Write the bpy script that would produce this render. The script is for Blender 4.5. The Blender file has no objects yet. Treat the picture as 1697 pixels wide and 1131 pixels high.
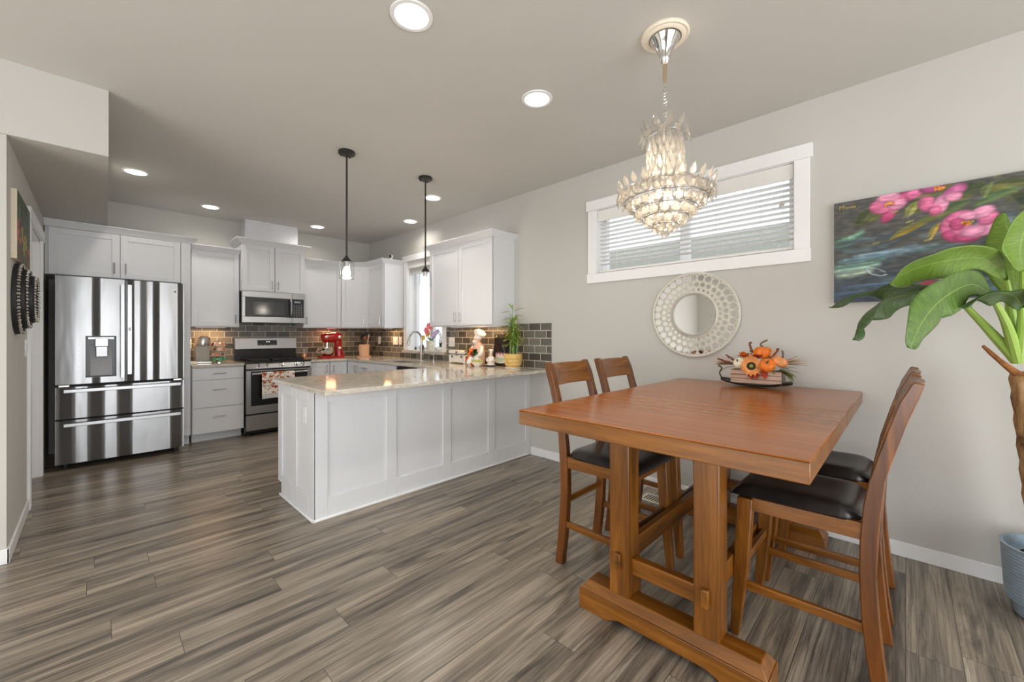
import bpy, bmesh, math, random
import numpy as np
from mathutils import Vector as V, Matrix
random.seed(7)
S = bpy.context.scene
COL = S.collection
PI = math.pi

# ------------------------------------------------------------------ camera
cd = bpy.data.cameras.new('camera'); cam = bpy.data.objects.new('camera', cd); COL.objects.link(cam)
cam.location = (0, 0, 1.2525); cam.rotation_euler = (PI/2, 0, math.radians(-45.82))
cd.sensor_width = 36; cd.lens = 671.5/1697*36; cd.shift_y = -11.5/1697
cd.clip_start = .02
S.camera = cam

# ------------------------------------------------------------------ exposure
S.view_settings.view_transform = 'Standard'; S.view_settings.look = 'None'
S.view_settings.exposure = 0.06; S.view_settings.gamma = 1; S.view_settings.use_curve_mapping = False
cy = S.cycles
cy.use_denoising = True; cy.max_bounces = 8; cy.diffuse_bounces = 4; cy.glossy_bounces = 4
cy.transmission_bounces = 6; cy.transparent_max_bounces = 12
cy.caustics_reflective = False; cy.caustics_refractive = False; cy.sample_clamp_indirect = 6

# ------------------------------------------------------------------ world and daylight
W = bpy.data.worlds.new('world'); S.world = W; W.use_nodes = True
bg = W.node_tree.nodes['Background']; bg.inputs[0].default_value = (.86, .93, 1, 1); bg.inputs[1].default_value = 1.4

def area(name, loc, target, sx, sy, power, color=(1, 1, 1), spread=180):
    l = bpy.data.lights.new(name, 'AREA'); l.shape = 'RECTANGLE'; l.size = sx; l.size_y = sy
    l.energy = power; l.color = color; l.spread = math.radians(spread)
    o = bpy.data.objects.new(name, l); COL.objects.link(o); o.location = loc
    o.rotation_euler = (V(target)-V(loc)).to_track_quat('-Z', 'Y').to_euler()
    return o
# daylight through the glazed doors behind the camera and the windows of the living area on the left
area('patio_door_daylight', (.4, -3.12, 1.18), (.4, 0, 1.18), 3.9, 2.25, 120, (.97, .985, 1))
area('living_window_daylight', (-3.66, .5, 1.1), (0, .5, 1.1), 3.5, 1.65, 100, (.99, .99, 1))
sun = bpy.data.lights.new('sun', 'SUN'); sun.energy = 26; sun.angle = .01; sun.color = (.96, .97, 1)
so = bpy.data.objects.new('sun', sun); COL.objects.link(so); so.rotation_euler = V((2.7, 1.6, -1.6)).to_track_quat('-Z', 'Y').to_euler()

# ------------------------------------------------------------------ helpers: materials
def lin(c):
    return tuple((x/12.92 if x <= .04045 else ((x+.055)/1.055)**2.4) for x in c)
def rgb(r, g, b):
    return lin((r/255, g/255, b/255)) + (1,)
class NT:
    def __init__(s, name):
        s.m = bpy.data.materials.new(name); s.m.use_nodes = True; s.t = s.m.node_tree; s.n = s.t.nodes; s.l = s.t.links
        s.p = s.n['Principled BSDF']; s.out = s.n['Material Output']
    def new(s, typ, **kw):
        n = s.n.new('ShaderNode'+typ)
        for k, v in kw.items():
            if k[0] == '_':
                n.inputs[k[1:].replace('_', ' ')].default_value = v
            else: setattr(n, k, v)
        return n
    def link(s, a, b): s.l.new(a, b)
    def base(s, c, rough=.5, metal=0, spec=.5):
        if c is not None: s.p.inputs['Base Color'].default_value = c
        s.p.inputs['Roughness'].default_value = rough; s.p.inputs['Metallic'].default_value = metal
        s.p.inputs['Specular IOR Level'].default_value = spec
        return s
    def coords(s, scale=(1, 1, 1), kind='Object', swizzle=None):
        tc = s.new('TexCoord'); o = tc.outputs[kind]
        if swizzle:
            sp = s.new('SeparateXYZ'); s.link(o, sp.inputs[0]); cb = s.new('CombineXYZ')
            for i, ch in enumerate(swizzle):
                if ch in 'xyz': s.link(sp.outputs['xyz'.index(ch)], cb.inputs[i])
            o = cb.outputs[0]
        mp = s.new('Mapping'); mp.inputs['Scale'].default_value = scale; s.link(o, mp.inputs[0])
        return mp.outputs[0]
    def noise(s, vec, scale=5, detail=3, rough=.5, dist=0):
        n = s.new('TexNoise'); s.link(vec, n.inputs['Vector']); n.inputs['Scale'].default_value = scale
        n.inputs['Detail'].default_value = detail; n.inputs['Roughness'].default_value = rough; n.inputs['Distortion'].default_value = dist
        return n.outputs['Fac']
    def ramp(s, fac, stops):
        r = s.new('ValToRGB'); e = r.color_ramp.elements
        while len(e) < len(stops): e.new(.5)
        for el, (p, c) in zip(e, stops): el.position = p; el.color = c
        s.link(fac, r.inputs[0]); return r.outputs[0]
    def mix(s, a, b, fac, mode='MIX'):
        m = s.new('Mix', data_type='RGBA', blend_type=mode)
        for sock, v in ((m.inputs[0], fac), (m.inputs[6], a), (m.inputs[7], b)):
            if hasattr(v, 'links'): s.link(v, sock)
            else: sock.default_value = v
        return m.outputs[2]
    def bump(s, h, strength=.2, dist=.01):
        b = s.new('Bump'); b.inputs['Strength'].default_value = strength; b.inputs['Distance'].default_value = dist
        s.link(h, b.inputs['Height']); s.link(b.outputs[0], s.p.inputs['Normal']); return b
    def color(s, c): s.link(c, s.p.inputs['Base Color'])

def plain(name, c, rough=.5, metal=0, spec=.5, var=.04, scale=30):
    t = NT(name).base(c, rough, metal, spec)
    v = t.coords(); n = t.noise(v, scale, 2)
    d = tuple(max(0, x*(1-var)) for x in c[:3])+(1,); u = tuple(min(1, x*(1+var)) for x in c[:3])+(1,)
    t.color(t.ramp(n, [(.3, d), (.7, u)])); return t.m
def emit(name, c, s):
    t = NT(name); e = t.new('Emission'); e.inputs[0].default_value = c; e.inputs[1].default_value = s
    t.link(e.outputs[0], t.out.inputs[0]); return t.m
def glassy(name, tint=(1, 1, 1, 1), fac=.1, rough=.02):
    t = NT(name); a = t.new('BsdfTransparent'); a.inputs[0].default_value = tint
    g = t.new('BsdfGlossy'); g.inputs['Roughness'].default_value = rough
    f = t.new('LayerWeight'); f.inputs[0].default_value = .5
    pw = t.new('Math', operation='POWER'); t.link(f.outputs['Facing'], pw.inputs[0]); pw.inputs[1].default_value = 4
    ad = t.new('Math', operation='MULTIPLY_ADD', use_clamp=True); t.link(pw.outputs[0], ad.inputs[0]); ad.inputs[1].default_value = .55; ad.inputs[2].default_value = fac
    mx = t.new('MixShader'); t.link(ad.outputs[0], mx.inputs[0]); t.link(a.outputs[0], mx.inputs[1]); t.link(g.outputs[0], mx.inputs[2])
    t.link(mx.outputs[0], t.out.inputs[0]); return t.m

M = {}
def paint(name, c, bump=.05):
    t = NT(name).base(c, .75, 0, .25); v = t.coords(kind='Object')
    n = t.noise(v, 180, 3); t.bump(n, bump, .002)
    n2 = t.noise(v, 1.5, 2); t.color(t.mix(c, tuple(x*.97 for x in c[:3])+(1,), n2)); return t.m
M['wall'] = paint('warm_grey_wall_paint', rgb(198, 196, 190))
M['ceiling'] = paint('ceiling_paint', rgb(203, 201, 196))
M['white'] = plain('white_cabinet_paint', rgb(224, 225, 228), .35, 0, .4, .01)
M['trim'] = plain('white_trim_paint', rgb(240, 240, 240), .3, 0, .45, .01)
M['panel'] = plain('white_wainscot_paint', rgb(224, 225, 227), .4, 0, .4, .01)
M['black'] = plain('black_enamel', (.012, .012, .013, 1), .25, 0, .5, .1)
M['matte_black'] = plain('matte_black', (.015, .015, .016, 1), .6)
M['dark_bronze'] = plain('dark_bronze_metal', (.045, .04, .036, 1), .4, .6)
M['chrome'] = plain('chrome', (.82, .81, .79, 1), .08, 1, .5, .02)
M['nickel'] = plain('brushed_nickel', (.5, .49, .47, 1), .28, 1, .5, .05)
M['frame_silver'] = plain('champagne_silver_paint', rgb(210, 206, 194), .45, .1)
M['mirror'] = plain('mirror_glass', (.9, .9, .9, 1), .01, 1, .5, .002)
M['vinyl'] = plain('white_vinyl', rgb(238, 239, 240), .35, 0, .45, .01)
M['slat'] = plain('white_blind_slat', rgb(232, 230, 226), .45, 0, .4, .01)
M['cord'] = plain('pale_cord', rgb(205, 203, 196), .7)
M['clear'] = glassy('clear_window_glass', fac=.01)
M['pendant_glass'] = glassy('pendant_glass', (.985, .99, .99, 1), .07)
M['light'] = emit('lit_lens', (1, .97, .92, 1), 9)
M['bulb'] = emit('lit_bulb', (1, .95, .86, 1), 14)
M['candle_bulb'] = emit('lit_candle_bulb', (1, .88, .7, 1), 4)
M['display'] = emit('lit_digits', (.85, .95, 1, 1), 1.6)

def steel(name, wav, rough=.2, c=(.60, .60, .61, 1), vertical=True):
    t = NT(name).base(c, rough, 1)
    v = t.coords((4.5, 4.5, .9) if vertical else (1, 1, 1)); n = t.noise(v, 1, 2, .5, .6)
    t.bump(n, wav, .05); return t.m
M['steel'] = steel('wavy_stainless_steel', .2, .34, (.38, .38, .385, 1))
M['steel_flat'] = steel('brushed_stainless_steel', .06, .33, (.42, .42, .425, 1))

def wood(name, dark, mid, light, axis='z', rough=.3, coat=.1, scale=1.0):
    t = NT(name).base(None, rough); sc = {'x': (1.2, 16, 16), 'y': (16, 1.2, 16), 'z': (16, 16, 1.2)}[axis]
    v = t.coords(tuple(x*scale for x in sc)); n = t.noise(v, 1, 6, .62, 1.2)
    v2 = t.coords(tuple(x*scale*7 for x in sc)); n2 = t.noise(v2, 1, 2)
    c = t.ramp(n, [(.25, dark), (.5, mid), (.78, light)])
    c = t.mix(c, t.ramp(n2, [(.35, (.55, .5, .45, 1)), (.6, (1, 1, 1, 1))]), .4, 'MULTIPLY')
    t.color(c); t.p.inputs['Coat Weight'].default_value = coat; t.p.inputs['Coat Roughness'].default_value = .15
    if axis != 'y' or scale == 1: t.bump(n2, .04, .002)
    return t.m
wd, wm, wl = rgb(76, 42, 10), rgb(128, 78, 22), rgb(164, 106, 42)
for ax in 'xyz':
    M['wood_'+ax] = wood('chestnut_wood_'+ax, wd, wm, wl, ax)
def lit_top_wood():  # paler than the sides: stronger light on the top painted into the colour
    t = NT('chestnut_lit_top').base(None, .2, 0, .32); n = t.noise(t.coords((26, .9, 2)), 1, 4, .6, .25); n2 = t.noise(t.coords((120, 2.2, 2)), 1, 2)
    c = t.ramp(n, [(.25, rgb(148, 84, 36)), (.5, rgb(166, 98, 46)), (.76, rgb(184, 114, 58))])
    c = t.mix(c, t.ramp(n2, [(.3, (.78, .74, .7, 1)), (.6, (1, 1, 1, 1))]), .2, 'MULTIPLY'); t.color(c); return t.m
M['wood_top'] = lit_top_wood()
M['wood_red'] = wood('reddish_chair_wood', rgb(70, 38, 12), rgb(114, 66, 22), rgb(148, 90, 36), 'z')

def floor_mat():
    t = NT('grey_brown_vinyl_plank').base(None, .3, 0, .45)
    v = t.coords((1, 1, 1))
    b = t.new('TexBrick'); b.offset = 0
    for k, x in (('Scale', 1), ('Mortar Size', .0011), ('Brick Width', 1.22), ('Row Height', .156), ('Bias', 0)): b.inputs[k].default_value = x
    b.inputs['Color1'].default_value = (0, 0, 0, 1); b.inputs['Color2'].default_value = (1, 1, 1, 1); b.inputs['Mortar'].default_value = (.5, .5, .5, 1)
    sp = t.new('SeparateXYZ'); t.link(v, sp.inputs[0]); dv = t.new('Math', operation='DIVIDE'); t.link(sp.outputs[1], dv.inputs[0]); dv.inputs[1].default_value = .156
    fl = t.new('Math', operation='FLOOR'); t.link(dv.outputs[0], fl.inputs[0]); wn = t.new('TexWhiteNoise', noise_dimensions='1D'); t.link(fl.outputs[0], wn.inputs['W'])
    ma = t.new('Math', operation='MULTIPLY_ADD'); t.link(wn.outputs['Value'], ma.inputs[0]); ma.inputs[1].default_value = 1.22; t.link(sp.outputs[0], ma.inputs[2])
    cbv = t.new('CombineXYZ'); t.link(ma.outputs[0], cbv.inputs[0]); t.link(sp.outputs[1], cbv.inputs[1]); t.link(cbv.outputs[0], b.inputs['Vector'])
    def shifted(scale):
        off = t.new('VectorMath', operation='MULTIPLY_ADD'); off.inputs[1].default_value = (37, 11, 5); t.link(b.outputs['Color'], off.inputs[0])
        mp = t.new('Mapping'); mp.inputs['Scale'].default_value = scale; t.link(v, mp.inputs[0]); t.link(mp.outputs[0], off.inputs[2]); return off.outputs[0]
    n1 = t.noise(shifted((.7, 15, 1)), 1, 6, .64, .8)           # broad grain bands
    n2 = t.noise(shifted((4, 130, 1)), 1, 4, .65, .4)              # fine grain
    n3 = t.noise(shifted((1.1, 11, 1)), 1, 4, .6, 1.3)          # dark smoky patches
    wv = t.new('TexWave', wave_type='BANDS', bands_direction='Y'); t.link(shifted((.55, 7, 1)), wv.inputs['Vector'])
    for k, x in (('Scale', 2.6), ('Distortion', 6), ('Detail', 3), ('Detail Scale', .7), ('Detail Roughness', .55)): wv.inputs[k].default_value = x
    c = t.ramp(n1, [(.24, rgb(78, 72, 66)), (.42, rgb(134, 124, 112)), (.58, rgb(170, 158, 142)), (.78, rgb(204, 190, 171))])
    c = t.mix(c, t.ramp(n2, [(.32, (.5, .48, .46, 1)), (.56, (1.05, 1.05, 1.05, 1))]), .7, 'MULTIPLY')
    c = t.mix(c, t.ramp(wv.outputs['Fac'], [(.0, (.66, .65, .64, 1)), (.35, (1, 1, 1, 1))]), .55, 'MULTIPLY')
    c = t.mix(c, t.ramp(n3, [(.32, (.26, .26, .27, 1)), (.5, (1, 1, 1, 1))]), .85, 'MULTIPLY')
    tone = t.ramp(b.outputs['Color'], [(0, (.86, .86, .87, 1)), (1, (1.02, 1.0, .97, 1))])
    c = t.mix(c, tone, .9, 'MULTIPLY')
    c = t.mix(c, (.045, .04, .036, 1), b.outputs['Fac']); t.color(c)
    t.bump(n2, .08, .002); return t.m
M['floor'] = floor_mat()

def tile_mat(name, sw):
    t = NT(name).base(None, .35, 0, .5); v = t.coords((1, 1, 1), swizzle=sw)
    b = t.new('TexBrick'); b.offset = .5
    for k, x in (('Scale', 1), ('Mortar Size', .0035), ('Mortar Smooth', .1), ('Brick Width', .157), ('Row Height', .0775), ('Bias', 0)): b.inputs[k].default_value = x
    b.inputs['Color1'].default_value = rgb(66, 65, 60); b.inputs['Color2'].default_value = rgb(128, 127, 118); b.inputs['Mortar'].default_value = rgb(196, 193, 186)
    t.link(v, b.inputs['Vector'])
    n = t.noise(t.coords((1, 1, 1)), 170, 4, .7)
    c = t.mix(b.outputs['Color'], t.ramp(n, [(.35, (.45, .45, .44, 1)), (.62, (1.2, 1.2, 1.18, 1))]), .8, 'MULTIPLY')
    c = t.mix(c, rgb(196, 193, 186), b.outputs['Fac']); t.color(c)
    inv = t.new('Math', operation='SUBTRACT'); inv.inputs[0].default_value = 1; t.link(b.outputs['Fac'], inv.inputs[1])
    t.bump(inv.outputs[0], .5, .003); return t.m
M['tile_back'] = tile_mat('grey_stone_tile_back', 'xz0'); M['tile_right'] = tile_mat('grey_stone_tile_right', 'yz0')

def granite():
    t = NT('cream_grey_stone').base(None, .09, 0, .5); v = t.coords((2, 5, 5))
    n = t.noise(v, 4, 8, .7, 2.2); n2 = t.noise(t.coords(), 60, 4, .7)
    c = t.ramp(n, [(.28, rgb(132, 128, 120)), (.44, rgb(200, 193, 181)), (.6, rgb(222, 214, 200)), (.75, rgb(176, 162, 140))])
    c = t.mix(c, t.ramp(n2, [(.3, (.7, .7, .7, 1)), (.5, (1, 1, 1, 1))]), .5, 'MULTIPLY')
    t.color(c); return t.m
M['granite'] = granite()

def leather():
    t = NT('black_leather').base((.014, .012, .012, 1), .3, 0, .5); n = t.noise(t.coords(), 260, 3); t.bump(n, .12, .002)
    n2 = t.noise(t.coords(), 9, 2); t.color(t.ramp(n2, [(.3, (.010, .009, .009, 1)), (.7, (.024, .02, .019, 1))])); return t.m
M['leather'] = leather()
def vcol(name, rough=.5, spec=.4, bump=0):
    t = NT(name).base(None, rough, 0, spec); a = t.new('VertexColor', layer_name='art'); t.color(a.outputs[0])
    if bump: t.bump(t.noise(t.coords(), 300, 2), bump, .002)
    return t.m
M['art'] = vcol('painted_canvas', .55, .3, .2); M['cloth_print'] = vcol('printed_cloth', .9, .1, .3); M['ceramic_paint'] = vcol('painted_board', .3)

# ------------------------------------------------------------------ helpers: meshes
class MB:
    def __init__(s): s.v = []; s.f = []
    def add(s, vs, fs):
        k = len(s.v); s.v += [tuple(p) for p in vs]; s.f += [tuple(i+k for i in f) for f in fs]; return s
    def obox(s, o, a, b, c):
        o, a, b, c = V(o), V(a), V(b), V(c)
        vs = [o, o+a, o+a+b, o+b, o+c, o+a+c, o+a+b+c, o+b+c]
        return s.add(vs, [(0, 3, 2, 1), (4, 5, 6, 7), (0, 1, 5, 4), (1, 2, 6, 5), (2, 3, 7, 6), (3, 0, 4, 7)])
    def box(s, x0, x1, y0, y1, z0, z1):
        return s.obox((x0, y0, z0), (x1-x0, 0, 0), (0, y1-y0, 0), (0, 0, z1-z0))
    def prism(s, poly, vec):
        n = len(poly); vec = V(vec); a = [V(p) for p in poly]; vs = a+[p+vec for p in a]
        fs = [tuple(range(n-1, -1, -1)), tuple(range(n, 2*n))]+[(i, (i+1) % n, n+(i+1) % n, n+i) for i in range(n)]
        return s.add(vs, fs)
    def tube(s, pts, r, n=10, cap=True):
        pts = [V(p) for p in pts]; m = len(pts); rs = r if isinstance(r, (list, tuple)) else [r]*m
        t0 = (pts[1]-pts[0]).normalized(); up = V((0, 0, 1)) if abs(t0.z) < .9 else V((1, 0, 0)); u = t0.cross(up).normalized()
        vs = []
        for i in range(m):
            t = (pts[min(i+1, m-1)]-pts[max(i-1, 0)]).normalized(); u = (u-t*u.dot(t)).normalized(); w = t.cross(u)
            for k in range(n):
                a = 2*PI*k/n; vs.append(pts[i]+(u*math.cos(a)+w*math.sin(a))*rs[i])
        fs = [(i*n+k, i*n+(k+1) % n, (i+1)*n+(k+1) % n, (i+1)*n+k) for i in range(m-1) for k in range(n)]
        if cap: fs += [tuple(range(n-1, -1, -1)), tuple((m-1)*n+k for k in range(n))]
        return s.add(vs, fs)
    def lathe(s, c, prof, n=28, mat=None, closed=False):
        c = V(c); mat = mat or Matrix.Identity(3); vs = []; m = len(prof)
        for r, z in prof:
            for k in range(n):
                a = 2*PI*k/n; vs.append(c+mat@V((r*math.cos(a), r*math.sin(a), z)))
        fs = [(i*n+k, i*n+(k+1) % n, (i+1)*n+(k+1) % n, (i+1)*n+k) for i in range(m-1) for k in range(n)]
        if closed: fs += [((m-1)*n+k, (m-1)*n+(k+1) % n, (k+1) % n, k) for k in range(n)]
        else:
            if prof[0][0] > 1e-6: fs.append(tuple(range(n-1, -1, -1)))
            if prof[-1][0] > 1e-6: fs.append(tuple((m-1)*n+k for k in range(n)))
        return s.add(vs, fs)
    def ball(s, c, r, n=14, mat=None):
        rx, ry, rz = r if isinstance(r, (tuple, list)) else (r, r, r); m = max(4, n//2); mat = mat or Matrix.Identity(3); c = V(c)
        vs = [c+mat@V((0, 0, -rz))]
        for i in range(1, m):
            p = -PI/2+PI*i/m
            for k in range(n):
                a = 2*PI*k/n; vs.append(c+mat@V((rx*math.cos(p)*math.cos(a), ry*math.cos(p)*math.sin(a), rz*math.sin(p))))
        vs.append(c+mat@V((0, 0, rz))); L = len(vs)-1; fs = []
        for k in range(n):
            fs.append((0, 1+(k+1) % n, 1+k)); fs.append((L, 1+(m-2)*n+k, 1+(m-2)*n+(k+1) % n))
        for i in range(m-2):
            for k in range(n): fs.append((1+i*n+k, 1+i*n+(k+1) % n, 1+(i+1)*n+(k+1) % n, 1+(i+1)*n+k))
        return s.add(vs, fs)
    def torus(s, c, R, r, n=40, m=8, mat=None):
        mat = mat or Matrix.Identity(3); c = V(c); vs = []
        for i in range(n):
            a = 2*PI*i/n
            for j in range(m):
                b = 2*PI*j/m; q = R+r*math.cos(b); vs.append(c+mat@V((q*math.cos(a), q*math.sin(a), r*math.sin(b))))
        fs = [(i*m+j, ((i+1) % n)*m+j, ((i+1) % n)*m+(j+1) % m, i*m+(j+1) % m) for i in range(n) for j in range(m)]
        return s.add(vs, fs)
    def grid(s, nu, nv, fn):
        vs = [fn(i/(nu-1), j/(nv-1)) for j in range(nv) for i in range(nu)]
        return s.add(vs, [(j*nu+i, j*nu+i+1, (j+1)*nu+i+1, (j+1)*nu+i) for j in range(nv-1) for i in range(nu-1)])
    def build(s, name, mat, parent=None, bevel=0, seg=2, angle=35, solid=0, local=False, origin=None, colors=None):
        me = bpy.data.meshes.new(name)
        if parent is not None:
            r = parent
            while r.parent is not None: r = r.parent
            off = V((0, 0, 0)) if local else V(r.location)
        else:
            if origin is None:
                a = np.array(s.v); lo, hi = a.min(0), a.max(0); off = V(((lo[0]+hi[0])/2, (lo[1]+hi[1])/2, lo[2]))
            else: off = V(origin)
        me.from_pydata([tuple(V(p)-off) for p in s.v], [], s.f); me.update()
        if not solid and colors is None:
            bm = bmesh.new(); bm.from_mesh(me); bmesh.ops.recalc_face_normals(bm, faces=bm.faces); bm.to_mesh(me); bm.free()
        me.materials.append(mat)
        if angle:
            me.polygons.foreach_set('use_smooth', [True]*len(me.polygons)); me.set_sharp_from_angle(angle=math.radians(angle))
        if colors is not None:
            at = me.color_attributes.new('art', 'FLOAT_COLOR', 'POINT'); at.data.foreach_set('color', np.asarray(colors, dtype=np.float32).ravel())
        o = bpy.data.objects.new(name, me); COL.objects.link(o)
        if parent is not None: o.parent = parent
        else: o.location = off
        if bevel:
            b = o.modifiers.new('bevel', 'BEVEL'); b.width = bevel; b.segments = seg; b.limit_method = 'ANGLE'; b.angle_limit = math.radians(40)
        if solid:
            q = o.modifiers.new('solidify', 'SOLIDIFY'); q.thickness = solid; q.offset = 0
        return o
def thing(name, label, cat, loc, group=None, rz=0):
    o = bpy.data.objects.new(name, None); COL.objects.link(o); o.location = loc; o.rotation_euler = (0, 0, rz); o.empty_display_size = .05
    return tag(o, label, cat, group)
def tag(o, label, cat, group=None):
    o['label'] = label; o['category'] = cat
    if group: o['group'] = group
    return o
def struct(o, label=None):
    o['kind'] = 'structure'
    if label: o['label'] = label
    return o
def dup(root, loc, label, rz=None):
    r = root.copy(); COL.objects.link(r); r.location = loc; r['label'] = label
    if rz is not None: r.rotation_euler = (0, 0, rz)
    for ch in list(root.children):
        c = ch.copy(); COL.objects.link(c); c.parent = r
        if c.type == 'LIGHT': pass
        for g in list(ch.children):
            d = g.copy(); COL.objects.link(d); d.parent = c
    return r
def rot_to(d):
    return V(d).to_track_quat('Z', 'Y').to_matrix()
def spline(pts, n):
    pts = [V(p) for p in pts]; out = []; m = len(pts)-1
    for i in range(n):
        t = i/(n-1)*m; k = min(int(t), m-1); f = t-k
        p0, p1, p2, p3 = pts[max(k-1, 0)], pts[k], pts[k+1], pts[min(k+2, m)]
        out.append(.5*((2*p1)+(p2-p0)*f+(2*p0-5*p1+4*p2-p3)*f*f+(3*p1-p0-3*p2+p3)*f**3))
    return out

# ------------------------------------------------------------------ room shell
XR, YB, XL, H = 3.172, 6.39, -.337, 2.743
XW, YR = -3.6, -3.2         # living-room side: left outer wall and rear wall
T = .16
def flat(name, mat, *boxes, label=None, bevel=0):
    m = MB()
    for b in boxes: m.box(*b)
    return struct(m.build(name, mat, bevel=bevel), label)
m = MB(); m.box(XW-T, XR+T, YR-T, YB+T, -.08, 0); struct(m.build('floor', M['floor'], origin=(0, 0, 0)), 'grey-brown wood-look plank floor')
flat('ceiling', M['ceiling'], (XW-T, XR+T, YR-T, YB+T, H, H+.1), label='pale grey ceiling')
# right wall with two window openings
W1 = (.52, 2.01, 1.80, 2.375)        # dining window opening y0,y1,z0,z1
W2 = (4.34, 5.2, 1.02, 2.30)         # kitchen window opening
flat('wall_right', M['wall'], (XR, XR+T, YR-T, W1[0], 0, H), (XR, XR+T, W1[1], W2[0], 0, H), (XR, XR+T, W2[1], YB+T, 0, H),
     (XR, XR+T, W1[0], W1[1], 0, W1[2]), (XR, XR+T, W1[0], W1[1], W1[3], H), (XR, XR+T, W2[0], W2[1], 0, W2[2]), (XR, XR+T, W2[0], W2[1], W2[3], H))
flat('wall_back', M['wall'], (XL-.6, XR, YB, YB+T, 0, H))
# left wall of the kitchen passage, with a door opening
D0, D1, DH = 4.55, 5.45, 2.06
flat('wall_left', M['wall'], (XL-.12, XL, 3.52, D0, 0, H), (XL-.12, XL, D1, YB, 0, H), (XL-.12, XL, D0, D1, DH, H), (XW, XL-.12, 3.52, 3.64, 0, H))
m = MB(); m.prism([(XL-.4, 3.504, 2.34), (.058, 3.504, 2.34), (.088, 5.763, 2.34), (.092, YB, 2.34), (XL-.4, YB, 2.34)], (0, 0, H-2.34))
struct(m.build('wall_soffit', M['wall']), 'dropped soffit box above the fridge passage')
# living side walls, behind the camera
flat('wall_living', M['wall'], (XW-T, XW, YR, -1.3, 0, H), (XW-T, XW, 2.3, 3.64, 0, H), (XW-T, XW, -1.3, 2.3, 0, .25), (XW-T, XW, -1.3, 2.3, 1.95, H))
flat('wall_rear', M['wall'], (XW-T, -1.6, YR-T, YR, 0, H), (2.4, XR, YR-T, YR, 0, H), (-1.6, 2.4, YR-T, YR, 2.35, H))
# baseboards
def baseboard(name, boxes):
    m = MB()
    for (x0, x1, y0, y1) in boxes:
        m.box(x0, x1, y0, y1, 0, .083)
    return struct(m.build(name, M['trim'], bevel=.004), 'white baseboard')
baseboard('baseboard_right', [(XR-.013, XR, YR, 2.80)])
baseboard('baseboard_left', [(XL, XL+.013, 3.507, D0-.09), (XW, XL+.013, 3.507, 3.52)])
# door in the left wall
m = MB(); m.box(XL, XL+.018, D0-.09, D0, 0, DH+.01); m.box(XL, XL+.018, D1, D1+.09, 0, DH+.01); m.box(XL, XL+.022, D0-.1, D1+.1, DH+.01, DH+.1)
m.box(XL-.12, XL, D1-.002, D1+.001, 0, DH); m.box(XL-.12, XL, D0-.001, D0+.002, 0, DH); m.box(XL-.12, XL, D0, D1, DH-.002, DH+.001)
struct(m.build('trim_1', M['trim'], bevel=.002), 'white door casing on the left wall')
dr = struct(MB().box(XL-.115, XL-.08, D0+.004, D1-.004, .01, DH-.005).build('door_1', M['trim'], bevel=.003), 'white passage door')
MB().tube([(XL-.08, D0+.07, 1.0), (XL-.03, D0+.07, 1.0)], .012).build('door_handle', M['nickel'], dr)

# ------------------------------------------------------------------ windows
def window(name, w, x_glass, mull=True, head=.09, apron=.085, label=''):
    y0, y1, z0, z1 = w
    r = thing(name, label, 'window', (XR, (y0+y1)/2, z0)); r['kind'] = 'structure'
    m = MB()
    m.box(XR-.018, XR, y0-.085, y0, z0, z1); m.box(XR-.018, XR, y1, y1+.085, z0, z1)
    m.box(XR-.026, XR, y0-.1, y1+.1, z1, z1+head)
    if apron: m.box(XR-.02, XR, y0-.09, y1+.095, z0-apron, z0)
    m.build('casing', M['trim'], r, bevel=.003)
    m = MB(); e = .004
    m.box(XR, XR+T+.04, y0, y0+e, z0, z1); m.box(XR, XR+T+.04, y1-e, y1, z0, z1); m.box(XR, XR+T+.04, y0, y1, z1-e, z1); m.box(XR, XR+T+.04, y0, y1, z0, z0+e)
    m.build('jamb', M['trim'], r)
    m = MB(); f = .045
    for a, b, c, d in ((y0, y0+f, z0, z1), (y1-f, y1, z0, z1), (y0, y1, z0, z0+f), (y0, y1, z1-f, z1)): m.box(x_glass-.02, x_glass+.03, a, b, c, d)
    if mull: yc = (y0+y1)/2; m.box(x_glass-.02, x_glass+.03, yc-.035, yc+.035, z0, z1)
    m.build('sash_frame', M['vinyl'], r, bevel=.003)
    MB().box(x_glass, x_glass+.006, y0+f, y1-f, z0+f, z1-f).build('glass_pane', M['clear'], r)
    return r
window('window_1', W1, XR+.12, label='wide white framed window high above the round mirror')
window('window_2', W2, XR+.14, head=.085, apron=0, label='kitchen window over the sink')
m = MB(); m.box(XR-.045, XR+.14, W2[0]-.07, W2[1]+.09, .985, 1.022)
tag(m.build('window_sill', M['granite'], bevel=.004), 'stone ledge below the kitchen window', 'window sill')

# blind in the dining window
bl = thing('window_blind', 'white horizontal slat blind, open, in the wide dining window', 'blind', (XR+.05, 1.265, 1.80))
m = MB(); m.box(XR+.004, XR+.018, W1[0]+.008, W1[1]-.008, 2.268, 2.368); m.build('valance', M['slat'], bl, bevel=.003)
m = MB(); z = 2.25; nsl = 0
while z > 1.85:
    m.obox((XR+.028, W1[0]+.01, z), (.05, 0, -.0045), (0, W1[1]-W1[0]-.02, 0), (0, 0, .0028)); z -= .0365
m.build('slats', M['slat'], bl)
MB().box(XR+.028, XR+.078, W1[0]+.01, W1[1]-.01, 1.812, 1.83).build('bottom_rail', M['slat'], bl, bevel=.003)
for y in (.72, 1.0, 1.55, 1.85):
    m = MB()
    for dx in (.027, .079): m.tube([(XR+dx, y, 1.82), (XR+dx, y, 2.3)], .001, 5)
    m.build('ladder_cord', M['cord'], bl)
m = MB(); m.tube([(XR+.02, .60, 2.27), (XR+.02, .60, 2.14)], .001, 5); m.tube([(XR+.02, .585, 2.27), (XR+.02, .585, 2.14)], .001, 5); m.build('pull_cord', M['cord'], bl)
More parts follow.
